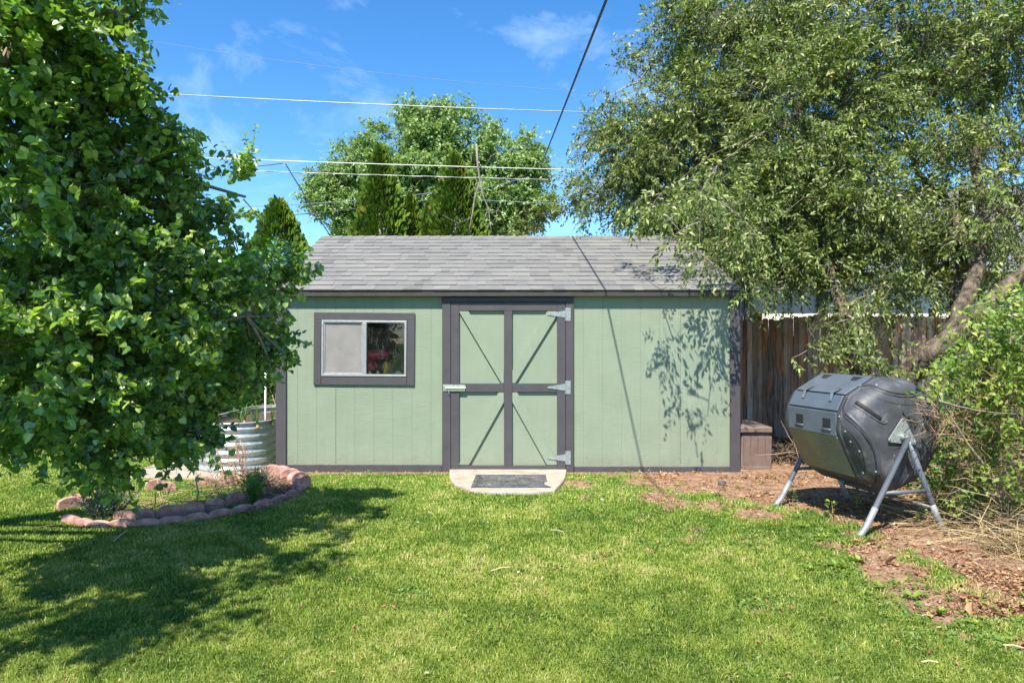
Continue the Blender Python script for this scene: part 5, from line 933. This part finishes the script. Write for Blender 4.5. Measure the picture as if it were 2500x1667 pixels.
# plants in and around the flower bed
def tuft(px, py, r, h, label, n, mat='lav', grp='lavender tufts in the flower bed'):
    x, y = gnd(px, py); root = thing('lavender_tuft', (x, y, 0), label, 'plant', grp); a = rng.uniform(0, 6.28, n); b_ = rng.random(n)*.9; L = h*rng.uniform(.6, 1.1, n); P0 = np.stack([x+r*.25*np.cos(a)*b_, y+r*.25*np.sin(a)*b_, np.full(n, .005)], 1); D_ = unit(np.stack([np.cos(a)*b_*r/h*1.3, np.sin(a)*b_*r/h*1.3, np.ones(n)], 1)); v, q = tubes(P0, P0+D_*L[:, None], np.full(n, .0015), np.full(n, .001), .05, 2); w = np.ones((len(v), 4)); w[:, 0] = .4
    np_mesh('stems', v, q, M[mat], root, var=w); m = 9; t = rng.uniform(.15, 1, (n, m)); P = (P0[:, None]+D_[:, None]*(L[:, None]*t)[:, :, None]).reshape(-1, 3); A = np.repeat(D_, m, 0)+.7*rnd3(n*m); V, Q, W = place(P, A, rnd3(n*m), rng.uniform(.018, .035, n*m), NARR_V*[.6, 1, 1], NARR_Q, rng.random(n*m)); np_mesh('leaves', V, Q, M[mat], root, var=W)
tuft(618, 1238, .09, .24, 'dark green lavender tuft at the front right of the bed', 60, 'leaf_g'); tuft(632, 1188, .16, .2, 'silvery lavender tuft behind the mulch', 80); tuft(265, 1262, .26, .26, 'wide blue green tuft at the left end of the bed', 130); tuft(235, 1265, .16, .2, 'small tuft beside the lone left blocks', 50)
def stemmy(px, py, h, label, n, lean=.1, mat='leaf_v', ls=.05, leaves=10, grp='leafy clumps in the flower bed', rad=.12):
    x, y = gnd(px, py); root = thing('leafy_clump', (x, y, 0), label, 'plant', grp); a = rng.uniform(0, 6.28, n); P0 = np.stack([x+rad*.3*np.cos(a), y+rad*.3*np.sin(a), np.zeros(n)], 1); P1 = P0+np.stack([np.cos(a)*rad*rng.random(n), np.sin(a)*rad*rng.random(n), h*rng.uniform(.6, 1.1, n)], 1); v, q = tubes(P0, P1, np.full(n, .003), np.full(n, .0015), .05, 2); np_mesh('stems', v, q, M['leaf_g'], root, var=np.full((len(v), 4), .5)); t = rng.uniform(.1, 1, (n, leaves)); P = (P0[:, None]+(P1-P0)[:, None]*t[:, :, None]).reshape(-1, 3); A = rnd3(n*leaves)+[0, 0, .3]
    V, Q, W = place(P, A, rnd3(n*leaves)*.6+[-.1, -.2, .8], ls*rng.uniform(.5, 1.2, n*leaves), OVAL_V, OVAL_Q, rng.random(n*leaves)); np_mesh('leaves', V, Q, M[mat], root, var=W)
stemmy(235, 1222, .4, 'tall sunlit leafy clump behind the left end of the bed', 30, rad=.18)
stemmy(620, 1215, .22, 'small leafy clump between the dry stems and the mulch', 14, rad=.1)
stalks = [((277, 1240), (281, 1195), .009), ((323, 1250), (335, 1200), .006), ((369, 1262), (374, 1200), .005), ((395, 1245), (412, 1185), .005), ((483, 1245), (475, 1160), .007), ((537, 1225), (520, 1180), .005), ((560, 1195), (520, 1080), .010), ((600, 1180), (566, 1070), .012), ((617, 1195), (585, 1075), .008), ((596, 1190), (545, 1110), .006), ((575, 1200), (565, 1090), .005), ((322, 1115), (352, 1030), .012), ((395, 1040), (402, 960), .011), ((470, 1080), (450, 1000), .008)]
sl_ = ['thick orange brown cane leftmost in the bed', 'thin leaning cane beside the leftmost one', 'thin dark twig stake above the second block row', 'slender cane leaning right in mid bed', 'pale cane in the sunlit middle of the bed', 'short pale cane behind the sixth block', 'brown branching stem left in the dry bush', 'thickest brown stem right in the dry bush', 'slender brown stem right of the thickest one', 'thin crossing stem inside the dry bush', 'thin upright stem inside the dry bush', 'orange cane slanting behind the left foliage', 'short orange cane under the middle of the left foliage', 'thin cane glimpsed below the foliage near the metal bed']
for i, ((p0, p1, r)) in enumerate(stalks):
    py = max(p0[1], 1150); x, y = gnd(p0[0], py); Z1 = CAMH-(p1[1]-833)*y/F; X1 = (p1[0]-1250)*y/F; A_ = V3((x, y, 0)); B_ = V3((X1, y+.05, max(Z1, .1))); root = thing('dry_cane', (x, y, 0), sl_[i], 'cane', 'dry canes standing in the flower bed'); mb = MB(); mb.cc = (.45, 0, 0, 1)
    pts = [A_.lerp(B_, t)+V3((rng.normal(0, .008), rng.normal(0, .008), 0)) for t in (0, .25, .5, .75, 1)]; mb.tube(pts, [r, r, r*.9, r*.8, r*.6], 6); mb.build('cane', M['dtwig'], root, smooth=True)
    mb = MB(); mb.cc = (.4, 0, 0, 1)
    for _ in range(8 if i in (6, 7, 8, 9) else 2):
        t = rng.uniform(.15, .95); p = A_.lerp(B_, t); d = V3(tuple(rnd3(1)[0]))*rng.uniform(.1, .28); d.z = abs(d.z)*.6; mb.tube([p, p+d*.5+V3((0, 0, .01)), p+d], [.003, .0022, .001], 4)
    mb.build('side_twigs', M['dtwig'], root)
tangle('dry_prunings', [(*gnd(420, 1235), .03, .2, .02), (*gnd(520, 1210), .04, .2, .03), (*gnd(350, 1240), .03, .2, .02), (*gnd(580, 1200), .06, .12, .05)], 130, 'thin dry prunings lying across the middle of the flower bed', 'straw', (.15, .6), .0028, 'stuff', 'prunings', .12, curl=.15)

# ================================================================== LITTER, PEBBLES, GRASS
def sample_ground(n, dens, x0=-5.2, x1=5.2, y0=2.35, y1=13.0, pw=2.0):
    u_ = rng.random(n); yy = 1/((1/y0)+(1/y1-1/y0)*u_) if pw == 2 else y0+(y1-y0)*u_; xx = rng.uniform(-.78, .78, n)*yy; ok = (xx > x0*2.2) & (xx < x1*2.2); ok &= rng.random(n) < dens(xx, yy); return xx[ok], yy[ok]
def litd(x, y):
    m = dirtmask(x, y); far = np.clip((fbm(x*2+9, y*2, 3)-.3)*2.4, .1, 1); a = np.clip(m-.45, 0, 1)*1.8*far
    a = a*np.where((x < 1.0) & (y > 7.0), .4, 1); a = a*np.where((y < 5.0) & (x > 1.0), np.clip(segdist(x, y, [gnd(2060, 1320), gnd(2250, 1350), gnd(2450, 1460)])*-2.0+1.1, .22, 1), 1)
    return np.where(inpoly(x, y, PAD) | inpoly(x, y, MULCH) | ((y > 7.3) & (x < 2.4) & (x > -2.5)) | ((x < -2.4) & (y > 6.8)) | (x < -1), 0, np.clip(a, 0, 1))
CURL_V = np.array([[0, 0, 0], [-.3, .35, .22], [-.22, .75, .3], [0, 1, .12], [.22, .75, .26], [.3, .35, .2], [0, .5, .0]]); CURL_Q = np.array([[0, 6, 2, 1], [6, 3, 2, 2], [0, 5, 4, 6], [6, 4, 3, 3]]); CURL_Q = np.array([[0, 6, 1], [1, 6, 2], [6, 3, 2], [0, 5, 6], [5, 4, 6], [6, 4, 3]])
x, y = sample_ground(420000, litd); n = len(x); a = rng.uniform(0, 6.28, n)
V, Q, W = place(np.stack([x, y, hgt(x, y)+.004+.012*rng.random(n)], 1), np.stack([np.cos(a), np.sin(a), rng.normal(0, .25, n)], 1), rnd3(n)*.55+[0, 0, 1], rng.choice([.01, .016, .024, .045, .07], n, p=[.5, .34, .135, .02, .005])*rng.uniform(.8, 1.3, n), CURL_V, CURL_Q, np.clip(rng.beta(2, 2, n), 0, 1))
tag(np_mesh('leaf_litter', V, Q, M['litter'], None, (2.5, 5, 0), var=W), 'dry brown leaf litter and bark scraps over the bare earth', 'leaf litter', kind='stuff')
# coarse dark compost crumbs behind the deck box
n = 2500; x = rng.normal(3.2, .35, n); y = rng.normal(8.6, .5, n); ok = (x > 2.8) & (y > 7.7); x, y = x[ok], y[ok]; n = len(x); a = rng.uniform(0, 6.28, n)
V, Q, W = place(np.stack([x, y, .01+.08*rng.random(n)*np.exp(-((x-3.2)/.4)**2)], 1), np.stack([np.cos(a), np.sin(a), rng.normal(0, .5, n)], 1), rnd3(n), rng.uniform(.03, .07, n), CURL_V, CURL_Q, np.zeros(n)); tag(np_mesh('dark_mulch', V, Q, M['soil'], None, (3.2, 8.6, 0), var=W), 'patch of black mulch between the deck box and the picket fence', 'mulch', kind='stuff')
for px, py, s, lab in ((1718, 1195, .018, 'pale pebble by the shed litter'), (1740, 1205, .02, 'flat stone in the litter'), (1652, 1208, .014, 'small stone in the litter nearest the lawn'), (1470, 1222, .02, 'white scrap on the lawn right of the doorstep'), (1020, 1278, .012, 'pale pebble on the left lawn'), (1838, 1508, .014, 'white scrap on the lower right lawn'), (2150, 1480, .014, 'small white scrap near the brown strip')):
    x, y = gnd(px, py); mb = MB(); mb.lathe([(s*.2, -s*.3), (s*.8, -s*.15), (s, .1*s), (s*.7, s*.35), (s*.15, s*.45)], (x, y, .012), 7, Matrix.Rotation(rng.uniform(0, 3), 3, 'Z') @ Matrix.Diagonal((1, .7, 1))); tag(mb.build('pebble', M['stone'], None, (x, y, 0), smooth=True), lab, 'pebble', 'pebbles and scraps')
x, y = gnd(1763, 1182); mb = MB(); mb.lathe([(.035, 0), (.038, .01), (.036, .028), (.028, .034), (.004, .035)], (x, y, 0), 16); tag(mb.build('sprinkler_cap', M['rubber'], None, (x, y, 0), smooth=True), 'round dark sprinkler cap in the litter before the shed', 'sprinkler cap')
for (a0, a1, r, lab) in (((1198, 1405), (1248, 1397), .004, 'short pale straw lying mid lawn'), ((1345, 1303), (1376, 1309), .003, 'thin straw on the lawn below the doorstep'), ((278, 1330), (312, 1305), .005, 'dead twig on the shaded left lawn'), ((2250, 1632), (2290, 1636), .004, 'dry stalk on the lawn at the lower right'), ((2450, 1590), (2500, 1600), .004, 'dry stalk at the right edge below the bare earth')):
    p = V3((*gnd(*a0), .03)); q = V3((*gnd(*a1), .035)); mb = MB(); mb.cc = (.9, 0, 0, 1); mb.tube([p, p.lerp(q, .5)+V3((0, .004, .005)), q], [r, r, r*.6], 5); tag(mb.build('straw_stalk', M['straw'], None, p), lab, 'stalk', 'stray stalks on the lawn')

def grassd(x, y):
    m = dirtmask(x, y); d = np.clip(1.3-1.75*m, 0.0, 1)*(.5+.8*np.clip(fbm(x*7, y*7, 3)*1.6-.3, 0, 1)*(m > .3)+.5*(m <= .3))
    d = np.where(inpoly(x, y, MULCH), 0, d); d = np.where(inpoly(x, y, PAD), 0, d); d = np.where(((y > 7.31) & (x > -2.55) & (x < 2.5)), 0, d)
    d = np.where(inpoly(x, y, BEDP) & ~inpoly(x, y, MULCH), d*.55, d); d = np.where(inpoly(x, y, SLABP), 0, d); d = np.where((x > 2.4) & (y > 7.3), d*.1, d); return d
NB = 900000
x, y = sample_ground(NB, grassd, y0=2.45, y1=13); n = len(x); print('blades', n)
patch = fbm(x*1.6+3, y*1.6+8, 4); fine = fbm(x*9, y*9, 3); m = dirtmask(x, y)
a = rng.uniform(0, 6.28, n); lean = rng.uniform(.15, .95, n); Lb = (.017+.022*rng.random(n))*(.75+.6*fine)*(1-.09*np.clip(y-3.5, 0, 5)); Lb = Lb*np.where(rng.random(n) < .03, 1.5, 1); wd = (.0013+.0010*rng.random(n))*np.clip(y/3.2, 1, 2.6)
z0 = hgt(x, y)-.002; ax, ay = np.cos(a), np.sin(a); ph = rng.uniform(0, 6.28, n); sx_, sy_ = np.cos(ph), np.sin(ph)
B0 = np.stack([x, y, z0], 1); B1 = B0+np.stack([ax*lean*.35*Lb, ay*lean*.35*Lb, .62*Lb], 1); B2 = B0+np.stack([ax*lean*Lb, ay*lean*Lb, (1-.35*lean)*Lb], 1); S_ = np.stack([sx_*wd, sy_*wd, np.zeros(n)], 1)
V = np.stack([B0-S_, B0+S_, B1-S_*.8, B1+S_*.8, B2], 1).reshape(-1, 3); k_ = np.arange(n)[:, None]*5; Q = np.stack([k_+[0, 1, 3], k_+[0, 3, 2], k_+[2, 3, 4]], 1).reshape(-1, 3)
tone = np.clip(.46+1.0*(patch-.5)+.8*(fine-.5)+rng.normal(0, .19, n)+.35*np.clip(m-.25, 0, 1), 0, .93); tone = np.where(rng.random(n) < .015+.1*np.clip(m, 0, 1), rng.uniform(.9, 1, n), tone)
W = np.ones((n, 5, 4)); W[:, :, 0] = tone[:, None]
tag(np_mesh('grass', V, Q, M['grass'], None, (0, 5, 0), var=W.reshape(-1, 4)), 'mown lawn grass of fresh green and straw coloured blades', 'grass', kind='stuff')
# clover and seedlings that knit the lawn edge together
def clod(x, y):
    m = dirtmask(x, y); e_ = np.exp(-((m-.5)/.22)**2)*np.clip(fbm(x*5+2, y*5, 3)*2-.7, 0, 1); e_ = np.maximum(e_, .05*np.clip(fbm(x*2.5, y*2.5+7, 3)*3-1.6, 0, 1))
    return np.where(inpoly(x, y, PAD) | inpoly(x, y, MULCH) | inpoly(x, y, SLABP) | ((y > 7.31) & (x > -2.55) & (x < 2.5)), 0, np.clip(e_, 0, 1))
x, y = sample_ground(60000, clod); n = len(x); m_ = 4; X = np.repeat(x, m_)+rng.normal(0, .012, n*m_); Y_ = np.repeat(y, m_)+rng.normal(0, .012, n*m_); a = rng.uniform(0, 6.28, n*m_)
V, Q, W = place(np.stack([X, Y_, hgt(X, Y_)+.006+.016*rng.random(n*m_)], 1), np.stack([np.cos(a), np.sin(a), rng.uniform(.1, .8, n*m_)], 1), rnd3(n*m_)*.35+[0, -.1, 1], rng.uniform(.012, .034, n*m_), OVAL_V, OVAL_Q, np.clip(rng.normal(.35, .2, n*m_), 0, 1))
tag(np_mesh('ground_cover', V, Q, M['leaf_v'], None, (2, 4, 0), var=W), 'small broad leaved seedlings and clover along the ragged lawn edge', 'ground cover', kind='stuff')
def scrap(x, y):
    return np.where(inpoly(x, y, PAD) | ((y > 7.31) & (x > -2.55) & (x < 2.5)) | inpoly(x, y, SLABP), 0, .10+.5*np.clip(dirtmask(x, y), 0, 1))
x, y = sample_ground(2600, scrap); n = len(x); a = rng.uniform(0, 6.28, n)
V, Q, W = place(np.stack([x, y, hgt(x, y)+.02+.012*rng.random(n)], 1), np.stack([np.cos(a), np.sin(a), rng.normal(0, .25, n)], 1), rnd3(n)*.5+[0, 0, 1], rng.uniform(.008, .032, n), CURL_V*[.7, 1, 1], CURL_Q, np.clip(rng.beta(3, 2, n), 0, 1))
tag(np_mesh('fallen_leaves', V, Q, M['litter'], None, (0, 5, 0), var=W), 'scattered dry leaf scraps caught in the lawn grass', 'fallen leaves', kind='stuff')
tangle('dry_shrub', [(*gnd(545, 1190), .2, .1, .1), (*gnd(575, 1190), .25, .08, .1), (*gnd(560, 1190), .1, .1, .06)], 90, 'leafless tangle of thin brown twigs standing before the metal bed', 'dtwig', (.12, .35), .0028, None, 'shrub', 1.6, curl=.2)
